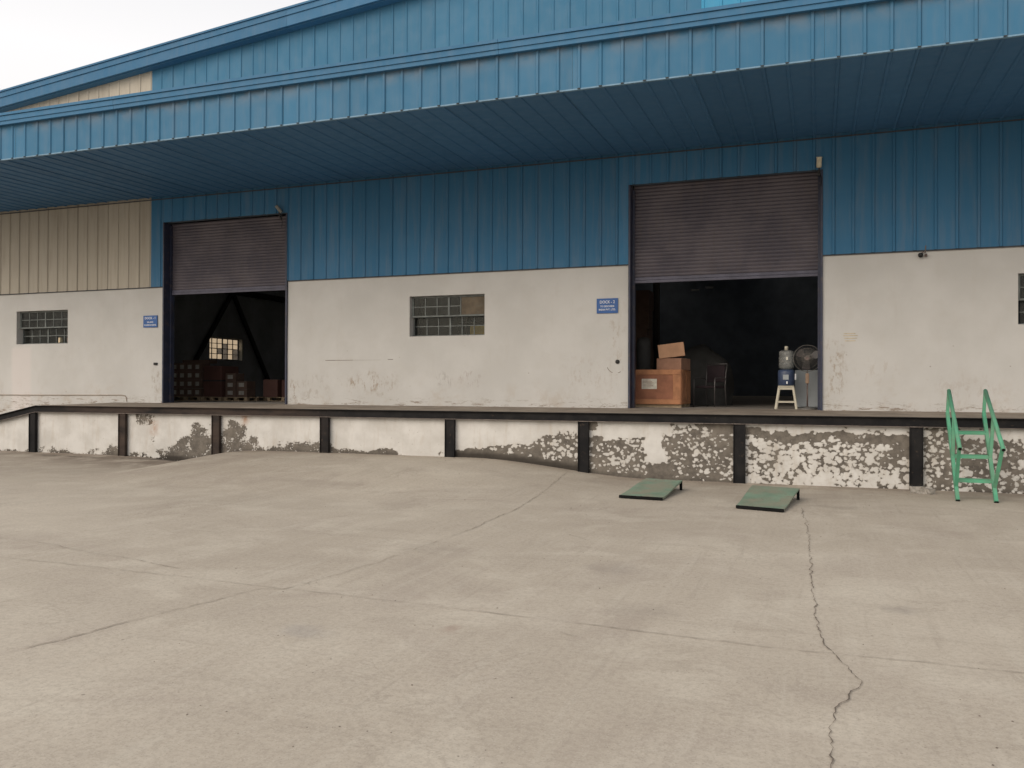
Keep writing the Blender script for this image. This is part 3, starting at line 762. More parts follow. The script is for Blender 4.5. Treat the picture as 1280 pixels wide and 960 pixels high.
# windows: fixed upper tier near the face, sliding lower tier set back
def window(x0, x1, mode):
    zc = (ZW0+ZW1)/2+.015; w = x1-x0; f = MB(); cols = 6
    yU, yL = YW+.10, YW+.19
    def fr(xa, xb, y0, y1, za, zb): f.box(xa, xb, y0, y1, za, zb)
    g0 = x0+.004; g1 = x1-.004
    fr(g0, g0+.05, yU, yU+.045, zc+.002, ZW1-.004); fr(g1-.03, g1, yU, yU+.045, zc+.002, ZW1-.004)
    fr(g0+.052, g1-.032, yU, yU+.045, ZW1-.04, ZW1-.004); fr(g0, g1, yU-.012, yU+.12, zc-.035, zc)
    fr(g0, g0+.03, yL, yL+.04, ZW0+.004, zc-.037); fr(g1-.03, g1, yL, yL+.04, ZW0+.004, zc-.037)
    fr(g0+.032, g1-.032, yL, yL+.04, ZW0+.004, ZW0+.03)
    F = f.build('window', M_frame, wh)
    panes = []
    for tier, (yy, za, zb) in enumerate(((yU+.02, zc+.004, ZW1-.042), (yL+.018, ZW0+.032, zc-.040))):
        a, b = x0+.056, x1-.036; pw = (b-a)/cols; zm = (za+zb)/2
        for i in range(1, cols):
            big = i == 3; ww = .022 if big else .010
            if mode == 1 and tier == 0 and i > 4: continue
            MB().box(a+pw*i-ww, a+pw*i+ww, yy-.014, yy+.014, za, zb).build('mullion', M_frame, F)
        hx = b if not (mode == 1 and tier == 0) else a+pw*4
        MB().box(a, hx, yy-.0115, yy+.0115, zm-.010, zm+.010).build('glazing_bar', M_frame, F)
        for i in range(cols):
            for j, (p, q) in enumerate(((za, zm-.011), (zm+.011, zb))):
                if mode == 1 and tier == 0 and i > 3: continue
                gm = M_glass
                if mode == 0 and tier == 0 and (i, j) != (3, 1): gm = M_glassgrey
                if mode == 2: gm = M_glassgrey
                ax, bx = a+pw*i+.011, a+pw*(i+1)-.011
                MB().box(ax, bx, yy-.002, yy+.002, p, q).build('pane', gm, F)
        if mode == 1 and tier == 0:
            o = MB().box(a+pw*4+.012, b, yy-.006, yy+.006, za, zb).build('cover_board', M_coverb, F); o['label'] = 'brown stained board in place of glass'
    return F
M_coverb = plain('stained_board', (.12, .095, .066), .8, scale=3, var=.3, dirt=(.12, .12, .10), dirt_amt=.6)
window(*WINS[0], 0); window(*WINS[1], 1); window(*WINS[2], 2)
# side window, backlit
f = MB(); y0, y1, xw = 28.5, 30.6, XL+.02
f.box(xw, xw+.04, y0+.003, y0+.04, 2.803, 3.717); f.box(xw, xw+.04, y1-.04, y1-.003, 2.803, 3.717); f.box(xw, xw+.04, y0+.042, y1-.042, 3.685, 3.717)
f.box(xw, xw+.04, y0+.042, y1-.042, 2.803, 2.835); f.box(xw-.006, xw+.06, y0+.042, y1-.042, 3.255, 3.285)
F = f.build('window', M_steel, wh)
for tier, (za, zb) in enumerate(((2.837, 3.253), (3.287, 3.683))):
    pw = (y1-y0-.084)/6; zm = (za+zb)/2; s = y0+.042
    for i in range(1, 6): MB().box(xw+.004, xw+.036, s+pw*i-(.028 if i == 3 else .013), s+pw*i+(.028 if i == 3 else .013), za, zb).build('mullion', M_steel, F)
    MB().box(xw+.006, xw+.033, s, s+pw*6, zm-.012, zm+.012).build('glazing_bar', M_steel, F)
    for i in range(6):
        for j, (p, q) in enumerate(((za, zm-.013), (zm+.013, zb))):
            dull = (tier, i, j) in ((0, 3, 0), (0, 3, 1), (1, 3, 0), (0, 5, 0), (0, 2, 1), (0, 5, 1))
            MB().box(xw+.018, xw+.022, s+pw*i+.013, s+pw*(i+1)-.013, p, q).build('pane', M_glassdull if dull else M_glassclear, F)

# ------------------------------------------------------------------ things fixed to the wall
def text_mesh(s, size, cx, z, y, mat, parent, width=None):
    cu = bpy.data.curves.new('t', 'FONT'); cu.body = s; cu.size = size; cu.align_x = 'CENTER'; cu.align_y = 'CENTER'; cu.extrude = .0008; cu.resolution_u = 3; cu.offset = size*.012
    ob = bpy.data.objects.new('t', cu); C.objects.link(ob); bpy.context.view_layer.update()
    me = bpy.data.meshes.new_from_object(ob.evaluated_get(bpy.context.evaluated_depsgraph_get()))
    bpy.data.objects.remove(ob); me.materials.clear(); me.materials.append(mat)
    xs = [v.co.x for v in me.vertices]; k = width/(max(xs)-min(xs)) if width else 1
    for v in me.vertices: v.co = Vector((v.co.x*k, -v.co.z, v.co.y))
    o = link('lettering', me, parent); o.location = (cx, y, z); return o
def sign(x0, x1, z0, z1, lines, label):
    cx, cz = (x0+x1)/2, (z0+z1)/2
    s = empty('dock_sign', (cx, YW-.02, cz), label, 'sign', 'blue dock signs')
    w, h = (x1-x0)/2, (z1-z0)/2
    MB().box(-w, w, -.006, .006, -h, h).build('sign_plate', M_sign, s, bevel=.002)
    for t_, sz, dz, wd in lines: text_mesh(t_, sz, 0, dz, -.0085, M_white, s, wd)
sign(-16.61, -16.15, 3.17, 3.48, (('DOCK - 1', .085, .085, .34), ('INLAND', .055, -.02, .20), ('WAREHOUSING', .055, -.095, .40)), 'blue rectangular sign reading DOCK - 1 beside the left doorway')
sign(-4.43, -3.97, 3.205, 3.52, (('DOCK - 2', .085, .078, .32), ('TO DESCHSEM', .052, -.012, .30), ('INDIA PVT. LTD.', .052, -.082, .36)), 'blue rectangular sign reading DOCK - 2 beside the right doorway')

def knob(x, z, label, sq=False):
    o = MB()
    if sq: o.box(-.055, .055, -.02, .0, -.03, .03).lathe([(.018, -.022), (.014, -.034)], n=12, axis='y')
    else: o.lathe([(.045, 0), (.045, -.012), (.032, -.030), (.012, -.034)], n=18, axis='y')
    b = o.build('switch_knob', M_hole); b.location = (x, YW-.008, z); tag(b, label, 'switch', 'black switches by the doorways')
knob(-3.98, 2.18, 'small round black knob on white wall left of the right doorway')
knob(-16.21, 2.22, 'small black oblong switch on white wall left of the left doorway', True)

def bullet(x, z, ang, lean, label, mat, L=.20, r=.048):
    c = empty('security_camera', (x, YW-.06, z), label, 'camera', 'small cameras on the facade')
    R = Matrix.Rotation(lean, 3, 'Y') @ Matrix.Rotation(ang, 3, 'X')
    m = MB().lathe([(r*.8, -L*.5), (r, -L*.45), (r, L*.38), (r*1.12, L*.40), (r*1.12, L*.5), (r*.7, L*.5)], n=16)
    m.v = [tuple(R @ Vector(v) + Vector((0, -.06, .0))) for v in m.v]
    m.build('housing', mat, c, smooth=False)
    k = MB().tube([(0, .03, -L*.5-.09), (0, -.03, -L*.5-.07), (0, -.055, -L*.3)], .014).box(-.035, .035, .018, .032, -L*.5-.14, -L*.5-.04)
    k.build('bracket', M_steel, c)
    MB().tube([(.02, .02, -L*.5-.1), (.05, .01, -L*.5-.2), (.035, .015, -L*.5-.34)], .006, 6).build('cable', M_black, c)
bullet(.0, 6.0, radians(12), radians(2), 'cream cylindrical camera upright at the top right corner of the right doorway', M_cam)
bullet(-12.36, 5.96, radians(25), radians(-32), 'dull camera tilted left at the top right corner of the left doorway', plain('weathered_housing', (.22, .22, .20), .6), .2, .04)
c = empty('security_camera', (1.80, YW-.05, 4.12), 'tiny dark dome camera under the blue cladding on the right white wall', 'camera', 'small cameras on the facade')
MB().lathe([(.01, -.045), (.035, -.035), (.045, 0), (.04, .03), (.02, .04)], c=(-.02, -.03, 0), n=14).build('dome', M_hole, c, smooth=True)
MB().tube([(-.02, -.03, .03), (.03, -.02, .06), (.06, .02, .05), (.07, .02, .18)], .011).lathe([(.02, -.03), (.028, 0), (.02, .02)], c=(.07, -.01, -.0), n=10).build('bracket', M_copper, c)

pt = [(XL+.1, YW-.016, 1.375), (-20, YW-.016, 1.385), (-17.35, YW-.016, 1.40), (-17.22, YW-.016, 1.385), (-17.17, YW-.016, 1.34), (-17.16, YW-.016, 1.225)]
o = MB().tube(pt, .011, 6).build('conduit_pipe', M_pipe); tag(o, 'thin painted pipe running low along the left white wall and turning down', 'pipe')
mk = MB()
for z, a, b in ((2.68, .45, .66), (2.64, .44, .70), (2.59, .46, .69), (2.54, .47, .66)): mk.box(a, b, YW-.0065, YW-.0045, z, z+.013)
tag(mk.build('stencil_mark', M_mark), 'faint ochre stencilled lines fading on the white wall right of the right doorway', 'mark')
# scuffed ring below the knob and the straight scratch right of the first door
rg = MB()
for a0, a1 in ((200, 250), (285, 305)):
    for i in range(8):
        a = radians(a0+(a1-a0)*i/8); b_ = radians(a0+(a1-a0)*(i+1)/8); cx, cz = -4.02, 2.13; r0, r1 = .185, .197
        rg.add([(cx+r*cos(t_), YW-.0065, cz+r*sin(t_)) for r, t_ in ((r0, a), (r1, a), (r1, b_), (r0, b_))], [(0, 1, 2, 3)])
rg.build('scuff_mark', M_crack, wh)
MB().box(-11.1, -10.35, YW-.0065, YW-.005, 2.262, 2.272).box(-9.42, -9.28, YW-.0065, YW-.005, 2.27, 2.28).box(-10.35, -9.6, YW-.0065, YW-.005, 2.264, 2.267).build('scuff_mark', M_crack, wh)

# ------------------------------------------------------------------ green access ladder
lad = empty('access_ladder', (2.12, 14.2, 0), 'green welded steel step ladder with twin handrails leaning on the dock edge', 'ladder')
def LP(p): return (p[0]-2.12, p[1]-14.2, p[2])
for s_, (xf, xt, xe) in enumerate(((1.885, 1.915, 1.885), (2.375, 2.425, 2.43))):
    foot, top = (xf, 13.62, .012), (xt, 14.90, 1.25)
    brk = tuple(foot[i]+(top[i]-foot[i])*.13 for i in range(3))
    MB().bar(LP(foot), LP(top), .050, .066, (0, -1, .9)).build('side_rail', M_ladder, lad, bevel=.003)
    MB().bar(LP((xf, 13.615, .0)), LP((xf, 13.62, .012)), .053, .070, (0, -1, .9)).build('foot_cap', M_black, lad)
    ap, en = (xt+.018, 14.88, 1.60), (xe-.0, 13.42, .77)
    MB().tube([LP(ap), LP(en)], .029, 12).build('handrail', M_ladder, lad, smooth=True)
    d = (Vector(en)-Vector(ap)).normalized()
    MB().tube([LP(en), LP(Vector(en)+d*.006)], .023, 12).build('tube_end', M_black, lad)
    MB().bar(LP((xt, 14.90, 1.22)), LP((xt+.018, 14.88, 1.60)), .046, .04, (0, 1, 0)).build('support_post', M_ladder, lad, bevel=.003)
    t = .47; pm = Vector(ap).lerp(Vector(en), t); qm = Vector(foot).lerp(Vector(top), .46)
    MB().bar(LP(qm), LP(pm), .046, .045, (0, 1, 0)).build('support_post', M_ladder, lad, bevel=.003)
    pm = Vector(ap).lerp(Vector(en), .955); qm = Vector(foot).lerp(Vector(top), .14)
    MB().bar(LP(qm), LP(pm), .046, .045, (0, 1, 0)).build('support_post', M_ladder, lad, bevel=.003)
for t in (.225, .49, .765):
    a = Vector((1.885, 13.62, .012)).lerp(Vector((1.915, 14.90, 1.25)), t); b = Vector((2.375, 13.62, .012)).lerp(Vector((2.425, 14.90, 1.25)), t)
    m = MB(); m.box(a.x+.027-2.12, b.x-.027-2.12, a.y-14.2-.06, a.y-14.2+.05, a.z+.012, a.z+.020)
    m.box(a.x+.027-2.12, b.x-.027-2.12, a.y-14.2-.06, a.y-14.2-.052, a.z-.036, a.z+.010); m.box(a.x+.027-2.12, b.x-.027-2.12, a.y-14.2+.042, a.y-14.2+.05, a.z-.036, a.z+.010)
    m.build('tread', M_ladder, lad)

# ------------------------------------------------------------------ dock plates
def plate(fl, fr, br, bl, hb, label):
    """curved green steel ramp plate: a flat front lip on the ground, rising to legs at the back"""
    cx = sum(p[0] for p in (fl, fr, br, bl))/4; cy = sum(p[1] for p in (fl, fr, br, bl))/4
    P = empty('ramp_plate', (cx, cy, 0), label, 'ramp plate', 'loose green ramp plates')
    def pt(u, v):
        x = (fl[0]*(1-u)+fr[0]*u)*(1-v)+(bl[0]*(1-u)+br[0]*u)*v; y = (fl[1]*(1-u)+fr[1]*u)*(1-v)+(bl[1]*(1-u)+br[1]*u)*v
        z = .045 + (hb-.045)*(smooth01(v*1.0)*.75+v*.25) + gh(x, y)
        return Vector((x-cx, y-cy, z))
    m = MB(); nu, nv = 4, 12
    for lay in (0, -.008):
        for j in range(nv+1):
            for i in range(nu+1): q = pt(i/nu, j/nv); m.v.append((q.x, q.y, q.z+lay))
    K = (nu+1)*(nv+1)
    for j in range(nv):
        for i in range(nu):
            a = j*(nu+1)+i; m.f.append((a, a+1, a+nu+2, a+nu+1)); m.f.append((K+a+nu+1, K+a+nu+2, K+a+1, K+a))
    for j in range(nv):
        for i in (0, nu): a = j*(nu+1)+i; m.f.append((a, a+nu+1, K+a+nu+1, K+a))
    for i in range(nu):
        for j in (0, nv): a = j*(nu+1)+i; m.f.append((a, a+1, K+a+1, K+a))
    m.build('plate', M_plate, P)
    for u in (.025, .975):                                              # side stiffeners
        m = MB(); k = len(m.v)
        for j in range(nv+1):
            q = pt(u, j/nv); h = .032
            for dx in (-.008, .008): m.v += [(q.x+dx, q.y, q.z-.0085), (q.x+dx, q.y, q.z-h)]
        for j in range(nv):
            a = j*4
            for s in (0, 1, 2, 3):
                pr = [(0, 1), (2, 3), (0, 2), (1, 3)][s]; m.f.append((a+pr[0], a+pr[1], a+4+pr[1], a+4+pr[0]))
        m.build('stiffener', M_plate, P)
    a, b = pt(0, 0), pt(1, 0)
    MB().bar((a.x, a.y-.012, a.z-.017), (b.x, b.y-.012, b.z-.017), .02, .040).build('front_lip', M_black, P)
    MB().bar((a.x+.03, a.y+.03, a.z-.028), (b.x-.02, b.y+.03, b.z-.028), .05, .03).build('front_sole', M_black, P)
    for u in (.03, .97):
        q = pt(u, .97); MB().box(q.x-.02, q.x+.02, q.y-.02, q.y+.02, gh(q.x+cx, q.y+cy)-.005, q.z-.0086).build('leg', M_black, P)
    return P
plate((-2.75, 12.16), (-2.10, 12.08), (-2.04, 13.56), (-2.64, 13.66), .155, 'green steel ramp plate on the ground, the left one nearer the dock wall')
plate((-1.04, 11.66), (-.425, 11.50), (-.255, 12.98), (-.935, 13.16), .165, 'green steel ramp plate on the ground, the browner right one')

# broken brick lumps at a post foot
def lump(x, y, w, d, h, rz_, label, sd):
    r_ = random.Random(sd); bm = bmesh.new(); bmesh.ops.create_cube(bm, size=1)
    bmesh.ops.subdivide_edges(bm, edges=bm.edges[:], cuts=2, use_grid_fill=True)
    for v in bm.verts:
        v.co += Vector((r_.uniform(-.07, .07), r_.uniform(-.07, .07), r_.uniform(-.07, .07)))
        v.co.x *= w; v.co.y *= d; v.co.z *= h
    me = bpy.data.meshes.new('brick_lump'); bm.to_mesh(me); bm.free(); me.materials.append(M_stone)
    o = link('brick_lump', me); o.location = (x, y, gh(x, y)+h*.47); o.rotation_euler = (0, 0, rz_); tag(o, label, 'rubble', 'brick lumps at the post foot')
lump(1.435, 14.42, .19, .11, .11, .1, 'larger grey broken brick against the foot of the dock post beside the ladder', 1)
lump(1.61, 14.38, .12, .10, .085, .6, 'smaller grey brick fragment right beside the larger broken brick at the post foot', 2)
lump(-12.02, 14.75, .05, .04, .03, .3, 'white pebble on the ground at the foot of the brown rusted post', 4)
bpy.data.objects[-1 if False else 'brick_lump.002'].data.materials[0] = M_white
bpy.data.objects['brick_lump.002'].name = 'pebble'; 
bpy.data.objects['pebble']['category'] = 'pebble'; del bpy.data.objects['pebble']['group']

# ------------------------------------------------------------------ inside the right doorway
FZ = Z_FLOOR
cr_ = empty('wooden_crate', (-3.36, 18.9, FZ), 'orange brown plywood crate with battens and a paper label just inside the right doorway', 'crate')
x0, x1, y0, y1, z0, z1 = -.58, .58, -.68, .72, .07, .82
MB().box(x0, x1, y0, y1, z0, z1).build('panel', M_ply, cr_)
MB().box(x1+.0002, x1+.0009, y0+.01, y1-.01, z0+.01, z1-.01).build('gap_shade', M_brownwrap, cr_)  # thin dark sheet painting shade into the gaps between the side battens
fb = .022
for a in ((x0, x1, y0-fb, y0-.001, z1-.11, z1), (x0, x1, y0-fb, y0-.001, z0, z0+.11), (x1-.17, x1, y0-fb, y0-.001, z0+.112, z1-.112), (x0, x0+.17, y0-fb, y0-.001, z0+.112, z1-.112)):
    MB().box(*a).build('batten', M_batten, cr_, bevel=.003)
for i in range(6):
    yy = y0+.02+i*.235; MB().box(x1+.001, x1+.022, yy, yy+.10, z0, z1).build('batten', M_batten, cr_, bevel=.003)
for yy in (y0+.05, 0, y1-.15): MB().box(x0, x1, yy, yy+.1, 0, z0-.001).build('skid', M_pallet, cr_)
MB().box(-.27, .06, y0-.004, y0-.0015, .40, .62).build('label', M_label, cr_)
for i in range(6): MB().box(-.25, -.25+.26*(.7+.3*((i*37) % 5)/5), y0-.0055, y0-.0045, .59-i*.030, .598-i*.030).build('print_line', M_card2, cr_)
def carton(x, y, z, w, d, h, rz_=0, ry=0, mat=None, label='', group=None, lab=False, tape=True, parts=True):
    c = empty('carton', (x, y, z), label, 'carton', group); c.rotation_euler = (0, ry, rz_)
    MB().box(-w/2, w/2, -d/2, d/2, 0, h).build('box_body', mat or M_card, c, bevel=.006)
    if tape:
        MB().box(-w/2-.001, w/2+.001, -.025, .025, h+.0005, h+.002).box(-w/2-.002, -w/2-.0008, -.025, .025, h-.08, h+.0005).build('tape', M_tape, c)
    if lab: MB().box(-w*.28, w*.22, -d/2-.003, -d/2-.001, h*.28, h*.78).build('label', M_labeldim, c)
    return c
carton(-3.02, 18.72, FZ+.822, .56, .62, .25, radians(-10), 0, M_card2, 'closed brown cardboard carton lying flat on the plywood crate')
carton(-3.04, 18.68, FZ+1.095, .56, .50, .30, radians(8), radians(-7), M_card, 'lighter cardboard carton tilted on top of the flat carton above the crate')

# metal frame chair
ch = empty('metal_chair', (-2.32, 19.6, FZ), 'dark upholstered chair with chrome tube arms behind the plywood crate', 'chair', rz=radians(-25))
for sx_ in (-.27, .27):
    MB().tube([(sx_, -.27, 0), (sx_, -.27, .60), (sx_, -.24, .65), (sx_, .15, .66), (sx_, .20, .62)], .012).build('arm_tube', M_chrome, ch, smooth=True)
    MB().tube([(sx_*.93, .26, 0), (sx_*.93, .20, .45), (sx_*.93, .24, .78), (sx_*.93, .30, .98)], .012).build('leg', M_chrome, ch, smooth=True)
MB().tube([(-.25, .30, .98), (.25, .30, .98)], .012).build('top_rail', M_chrome, ch, smooth=True)
MB().box(-.24, .24, -.25, .22, .42, .48).build('seat', M_fabric, ch, bevel=.02)
MB().box(-.23, .23, .215, .255, .56, .95).build('backrest', M_fabric, ch, bevel=.015)
# covered load behind
tp = MB(); nu, nv = 16, 12
def tarp(u, v):
    a = 2*pi*u; prof = [(1.0, 0), (1.02, .3), (1.0, .6), (.97, .9), (.92, 1.1), (.80, 1.27), (.5, 1.36), (.2, 1.38), (0.001, 1.38)]
    t = v*(len(prof)-1); i = min(int(t), len(prof)-2); k_ = t-i; r = prof[i][0]*(1-k_)+prof[i+1][0]*k_; z = prof[i][1]*(1-k_)+prof[i+1][1]*k_
    q = 1/max(abs(cos(a)), abs(sin(a)))**.75; r *= q*(1+.09*sin(5*a+z*2)+.04*sin(11*a+3*z))
    return (r*.62*cos(a), r*.52*sin(a), z*(1+.12*cos(a+2.4))+.05*sin(3*a)*(v > .4))
for j in range(nv+1):
    for i in range(nu): tp.v.append(tarp(i/nu, j/nv))
for j in range(nv):
    for i in range(nu): a = j*nu+i; b = j*nu+(i+1) % nu; tp.f.append((a, b, b+nu, a+nu))
o = tp.build('covered_load', M_tarp, smooth=True); o.location = (-2.70, 21.8, FZ); tag(o, 'rounded load under dark grey tarpaulin behind the chair', 'covered load')
# stretch-wrapped roll standing at the left
o = MB().lathe([(.16, 0), (.17, .02), (.165, .8), (.17, 1.5), (.15, 1.62), (.05, 1.66)], n=18).build('wrapped_roll', M_tarp, smooth=True); o.location = (-4.02, 20.4, FZ); tag(o, 'tall upright roll in grey wrap at the left behind the plywood crate', 'roll')
for i in range(6): carton(-4.62+.02*((i*7) % 3), 22.4, FZ+i*.502, .75, .7, .50, .04*((i*5) % 3-1), 0, M_card3, 'brown carton, %s from the floor in the tall stack deep inside right doorway' % ('first', 'second', 'third', 'fourth', 'fifth', 'topmost, sixth')[i], 'cartons in the tall stack', tape=False)

# stool, dispenser, bottle
st = empty('plastic_stool', (-.62, 17.95, FZ), 'cream plastic stool carrying the water dispenser in the right doorway', 'stool')
MB().box(-.155, .155, -.145, .145, .445, .475).build('seat', M_cream, st, bevel=.012)
for sx_ in (-1, 1):
    for sy_ in (-1, 1): MB().bar((sx_*.20, sy_*.18, 0), (sx_*.135, sy_*.125, .444), .045, .045, (0, 1, 0)).build('leg', M_cream, st, bevel=.006)
for s_ in (-1, 1):
    MB().box(-.155, .155, s_*.158-.008, s_*.158+.008, .13, .165).build('crossbar', M_cream, st); MB().box(-.125, .125, s_*.135-.008, s_*.135+.008, .395, .443).build('apron', M_cream, st)
dp = empty('water_dispenser', (-.62, 17.95, FZ+.476), 'dark blue round water dispenser with tap on the cream stool', 'dispenser')
MB().lathe([(.15, 0), (.165, .02), (.165, .27), (.155, .31), (.12, .325)], n=24).build('body', M_bluepl, dp, smooth=True)
MB().lathe([(.012, 0), (.012, -.03)], c=(.02, -.165, .07), n=10, axis='y').box(.008, .032, -.21, -.185, .035, .085).build('tap', M_white, dp)
MB().box(-.06, .05, -.171, -.166, .12, .22).build('print_patch', M_dgrey, dp)
MB().box(.165, .19, -.03, .03, .12, .24).build('handle', M_white, dp)
bt = empty('water_bottle', (-.62, 17.95, FZ+.803), 'clear plastic water bottle with cream neck standing on the blue dispenser', 'bottle')
MB().lathe([(.05, 0), (.125, .02), (.145, .05), (.145, .12), (.138, .135), (.145, .15), (.145, .24), (.138, .255), (.145, .27), (.14, .36), (.10, .385), (.035, .39)], n=24).build('bottle_body', M_bottle, bt, smooth=True)
MB().lathe([(.035, .391), (.035, .47), (.02, .475)], n=14).build('neck', M_cream, bt, smooth=True)
MB().box(.0, .035, -.150, -.1475, .19, .25).build('label', M_label, bt)
# grey cabinet and fan
cb = empty('metal_cabinet', (-.19, 18.62, FZ), 'plain grey metal cabinet standing behind the pedestal fan', 'cabinet')
MB().box(-.27, .27, -.2, .2, .03, .80).build('carcass', M_dgrey, cb, bevel=.01)
MB().box(-.25, .25, -.212, -.201, .05, .78).build('door', M_dgrey, cb, bevel=.004)
MB().box(-.27, .27, -.2, .2, 0, .028).build('plinth', M_steel, cb)
fn = empty('pedestal_fan', (-.215, 17.80, FZ), 'brown pedestal fan with round wire cage at the right edge of the right doorway', 'fan')
MB().lathe([(.19, 0), (.19, .012), (.16, .028), (.05, .04), (.03, .06)], n=28).build('base', M_wire, fn, smooth=True)
MB().tube([(0, 0, .05), (0, 0, .55)], .016, 12).build('pole', M_copper, fn, smooth=True)
MB().tube([(0, 0, .55), (0, 0, .95)], .012, 12).build('pole', M_wire, fn, smooth=True)
MB().box(-.035, .035, -.05, .035, .52, .72).build('switch_box', M_switch, fn, bevel=.01)
MB().lathe([(.03, .12), (.06, .10), (.065, -.02), (.05, -.05)], c=(0, 0, 1.02), n=18, axis='y').build('motor', M_copper, fn, smooth=True)
cg = MB()
for yy, R_ in ((-.13, .10), (-.115, .20), (-.075, .262), (-.04, .265), (.0, .2)):
    cg.tube([(R_*cos(2*pi*i/36), yy, 1.02+R_*sin(2*pi*i/36)) for i in range(37)], .0045 if R_ > .25 else .0018, 5, cap=False)
for i in range(48):
    a = 2*pi*i/48; cg.tube([(r*cos(a), yy, 1.02+r*sin(a)) for r, yy in ((.03, -.135), (.12, -.13), (.2, -.115), (.262, -.07), (.2, .0), (.06, .02))], .0013, 4, cap=False)
cg.build('cage', M_wire, fn)
for k_ in range(3):
    b = MB(); a0 = 2*pi*k_/3+.4
    for j in range(7):
        r = .05+.19*j/6; wd = .5+.25*sin(pi*j/6)
        for s_ in (-1, 1): b.v.append((r*cos(a0+s_*wd*.6), -.07+s_*.022, 1.02+r*sin(a0+s_*wd*.6)))
    for j in range(6): b.f.append((2*j, 2*j+1, 2*j+3, 2*j+2))
    b.build('blade', M_blade, fn, smooth=True)
MB().lathe([(.05, -.06), (.05, -.10), (.03, -.115)], c=(0, 0, 1.02), n=16, axis='y').build('hub', M_copper, fn, smooth=True)
for i, (x, y, z) in enumerate(((-4.1, 30, 5.1), (-3.6, 30, 5.17))):
    l = empty('tube_light', (x, y, z), ('left' if i == 0 else 'right') + ' one of two unlit white tube lights hanging deep inside the right doorway', 'tube light', 'hanging tube lights', rz=.3)
    MB().box(-.14, .14, -.03, .03, 0, .03).build('tray', M_white, l); MB().tube([(-.13, 0, -.02), (.13, 0, -.02)], .013).build('tube', M_white, l)
    MB().tube([(0, 0, .03), (0, 0, 5)], .004, 4).build('cord', M_steel, l)

# ------------------------------------------------------------------ inside the left doorway: cartons on pallets
def pallet(x, y, w, d, label):
    p = empty('pallet', (x, y, FZ), label, 'pallet', 'wooden pallets in the left doorway')
    for i in range(3):
        for j in range(3): MB().box(-w/2+(w-.1)*i/2, -w/2+(w-.1)*i/2+.1, -d/2+(d-.1)*j/2, -d/2+(d-.1)*j/2+.1, .02, .10).build('block', M_pallet, p)
    for i in range(6): MB().box(-w/2, w/2, -d/2+(d-.09)*i/5, -d/2+(d-.09)*i/5+.09, .102, .122).build('deck_board', M_pallet, p)
    for j in (0, 1, 2): MB().box(-w/2, w/2, -d/2+(d-.1)*j/2, -d/2+(d-.1)*j/2+.1, 0, .018).build('bottom_board', M_pallet, p)
ys = 20.6
pallet(-18.0, ys+.4, 1.15, 1.0, 'wooden pallet under the labelled carton stack at the left of the left doorway')
pallet(-17.02, ys+.4, .72, 1.0, 'wooden pallet under the dark brown wrapped block')
pallet(-16.15, ys+.4, .85, 1.0, 'wooden pallet under the low labelled carton stack in the middle of the left doorway')
pallet(-14.85, ys+.9, 1.1, 1.0, 'wooden pallet under the dark cartons at the right of the left doorway')
for r in range(4):
    for c_ in range(4):
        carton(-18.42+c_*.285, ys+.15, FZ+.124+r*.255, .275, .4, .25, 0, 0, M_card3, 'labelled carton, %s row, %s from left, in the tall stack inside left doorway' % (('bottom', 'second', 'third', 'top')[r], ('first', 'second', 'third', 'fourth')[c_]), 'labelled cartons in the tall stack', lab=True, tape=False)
for c_ in range(3): carton(-18.28+c_*.33, ys+.5, FZ+.124+4*.255, .32, .4, .10, 0, 0, M_card3, 'plain brown carton, %s on top behind the tall labelled stack in left doorway' % ('left', 'middle', 'right')[c_], 'plain cartons on the top row', tape=False)
wb = empty('wrapped_block', (-17.02, ys+.35, FZ+.124), 'dark reddish brown wrapped block between the two labelled carton stacks', 'wrapped goods')
MB().box(-.33, .33, -.4, .4, 0, .92).build('block_body', M_brownwrap, wb, bevel=.02)
MB().box(-.332, .332, -.403, .403, .46, .50).build('strap', M_steel, wb)
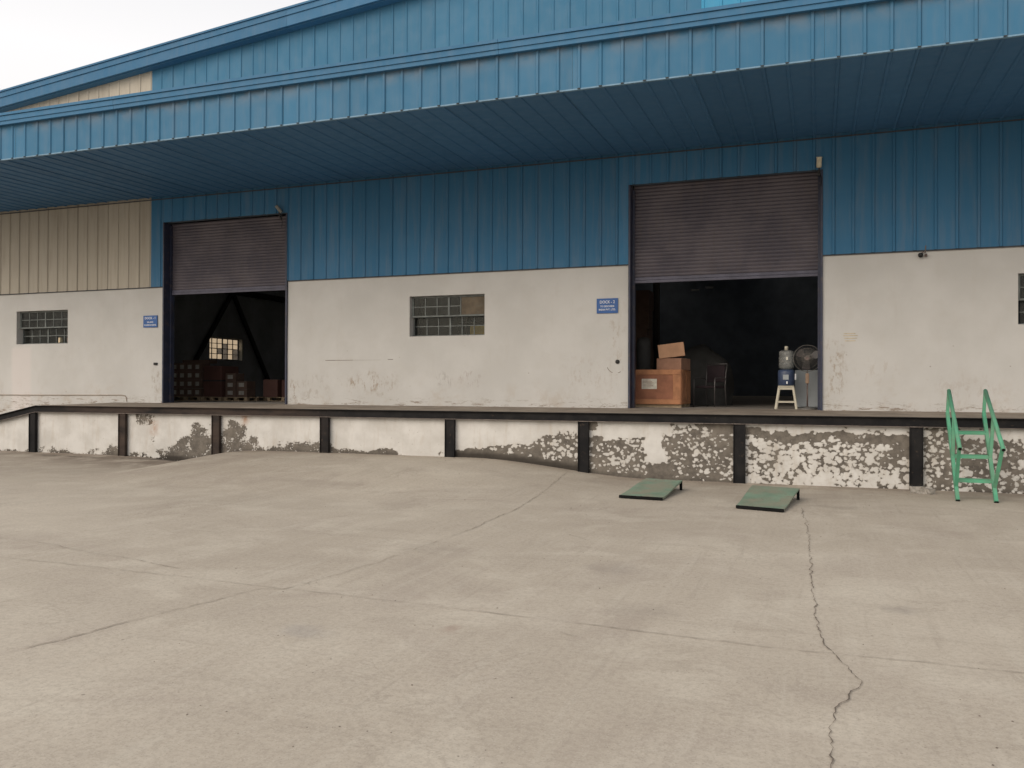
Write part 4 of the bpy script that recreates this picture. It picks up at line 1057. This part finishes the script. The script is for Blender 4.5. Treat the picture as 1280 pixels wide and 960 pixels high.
for (c_, r) in ((0, 0), (1, 0), (0, 1), (1, 1), (0, 2)):
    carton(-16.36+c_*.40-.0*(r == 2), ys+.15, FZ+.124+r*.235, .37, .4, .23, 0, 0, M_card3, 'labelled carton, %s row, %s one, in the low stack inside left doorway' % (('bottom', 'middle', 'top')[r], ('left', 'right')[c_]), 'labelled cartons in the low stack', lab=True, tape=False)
for i, (x, y, w, h) in enumerate(((-15.25, ys+.6, .5, .52), (-14.7, ys+.75, .52, .5), (-14.1, ys+.9, .5, .62))):
    carton(x, y, FZ+.124, w, .5, h, 0, 0, M_brownwrap, ('leftmost', 'middle', 'tallest, rightmost')[i]+' of three dark brown cartons at the right of the left doorway', 'dark cartons at the right', tape=False)

# goods just behind the facade windows
carton(-7.25, 17.9, 2.62, .5, .3, .42, 0, 0, plain('yellow_card', (.50, .36, .14), .8), 'yellowish carton behind the lower right panes of the middle window')
carton(-7.0, 17.95, 2.2, .6, .35, .42, 0, 0, M_card2, 'brown carton on which the yellowish carton behind the middle window stands')
rk_ = empty('shelf_rack', (-7.2, 18.0, FZ), 'dark steel rack behind the middle window carrying cartons', 'rack')
for x in (-.6, .6):
    for y in (-.2, .25): MB().box(x-.02, x+.02, y-.02, y+.02, 0, 2.3).build('upright', M_steel, rk_)
for z in (.3, .96, 1.9): MB().box(-.62, .62, -.22, .27, z, z+.025).build('shelf', M_steel, rk_)
for i, (x, m_) in enumerate(((-19.78, plain('cream_tin', (.72, .58, .38), .6)), (-19.45, plain('pink_tin', (.55, .33, .25), .6)))):
    o = MB().lathe([(.06, 0), (.062, .005), (.062, .13), (.05, .14), (.05, .15)], n=16).build('tin', m_, smooth=False); o.location = (x, 17.66, 2.84)
    tag(o, ('cream', 'pinkish')[i]+' tin on the sill behind the lower right panes of the left window', 'tin', 'tins on the left window sill')
MB().box(-1.0, 1.0, -.04, .15, -.03, 0).build('inner_sill', M_inside, wh).location = (-20.1, 17.72, 2.838)

print('objects', len(bpy.data.objects), 'tris', sum(len(o.data.polygons) for o in bpy.data.objects if o.type == 'MESH'))
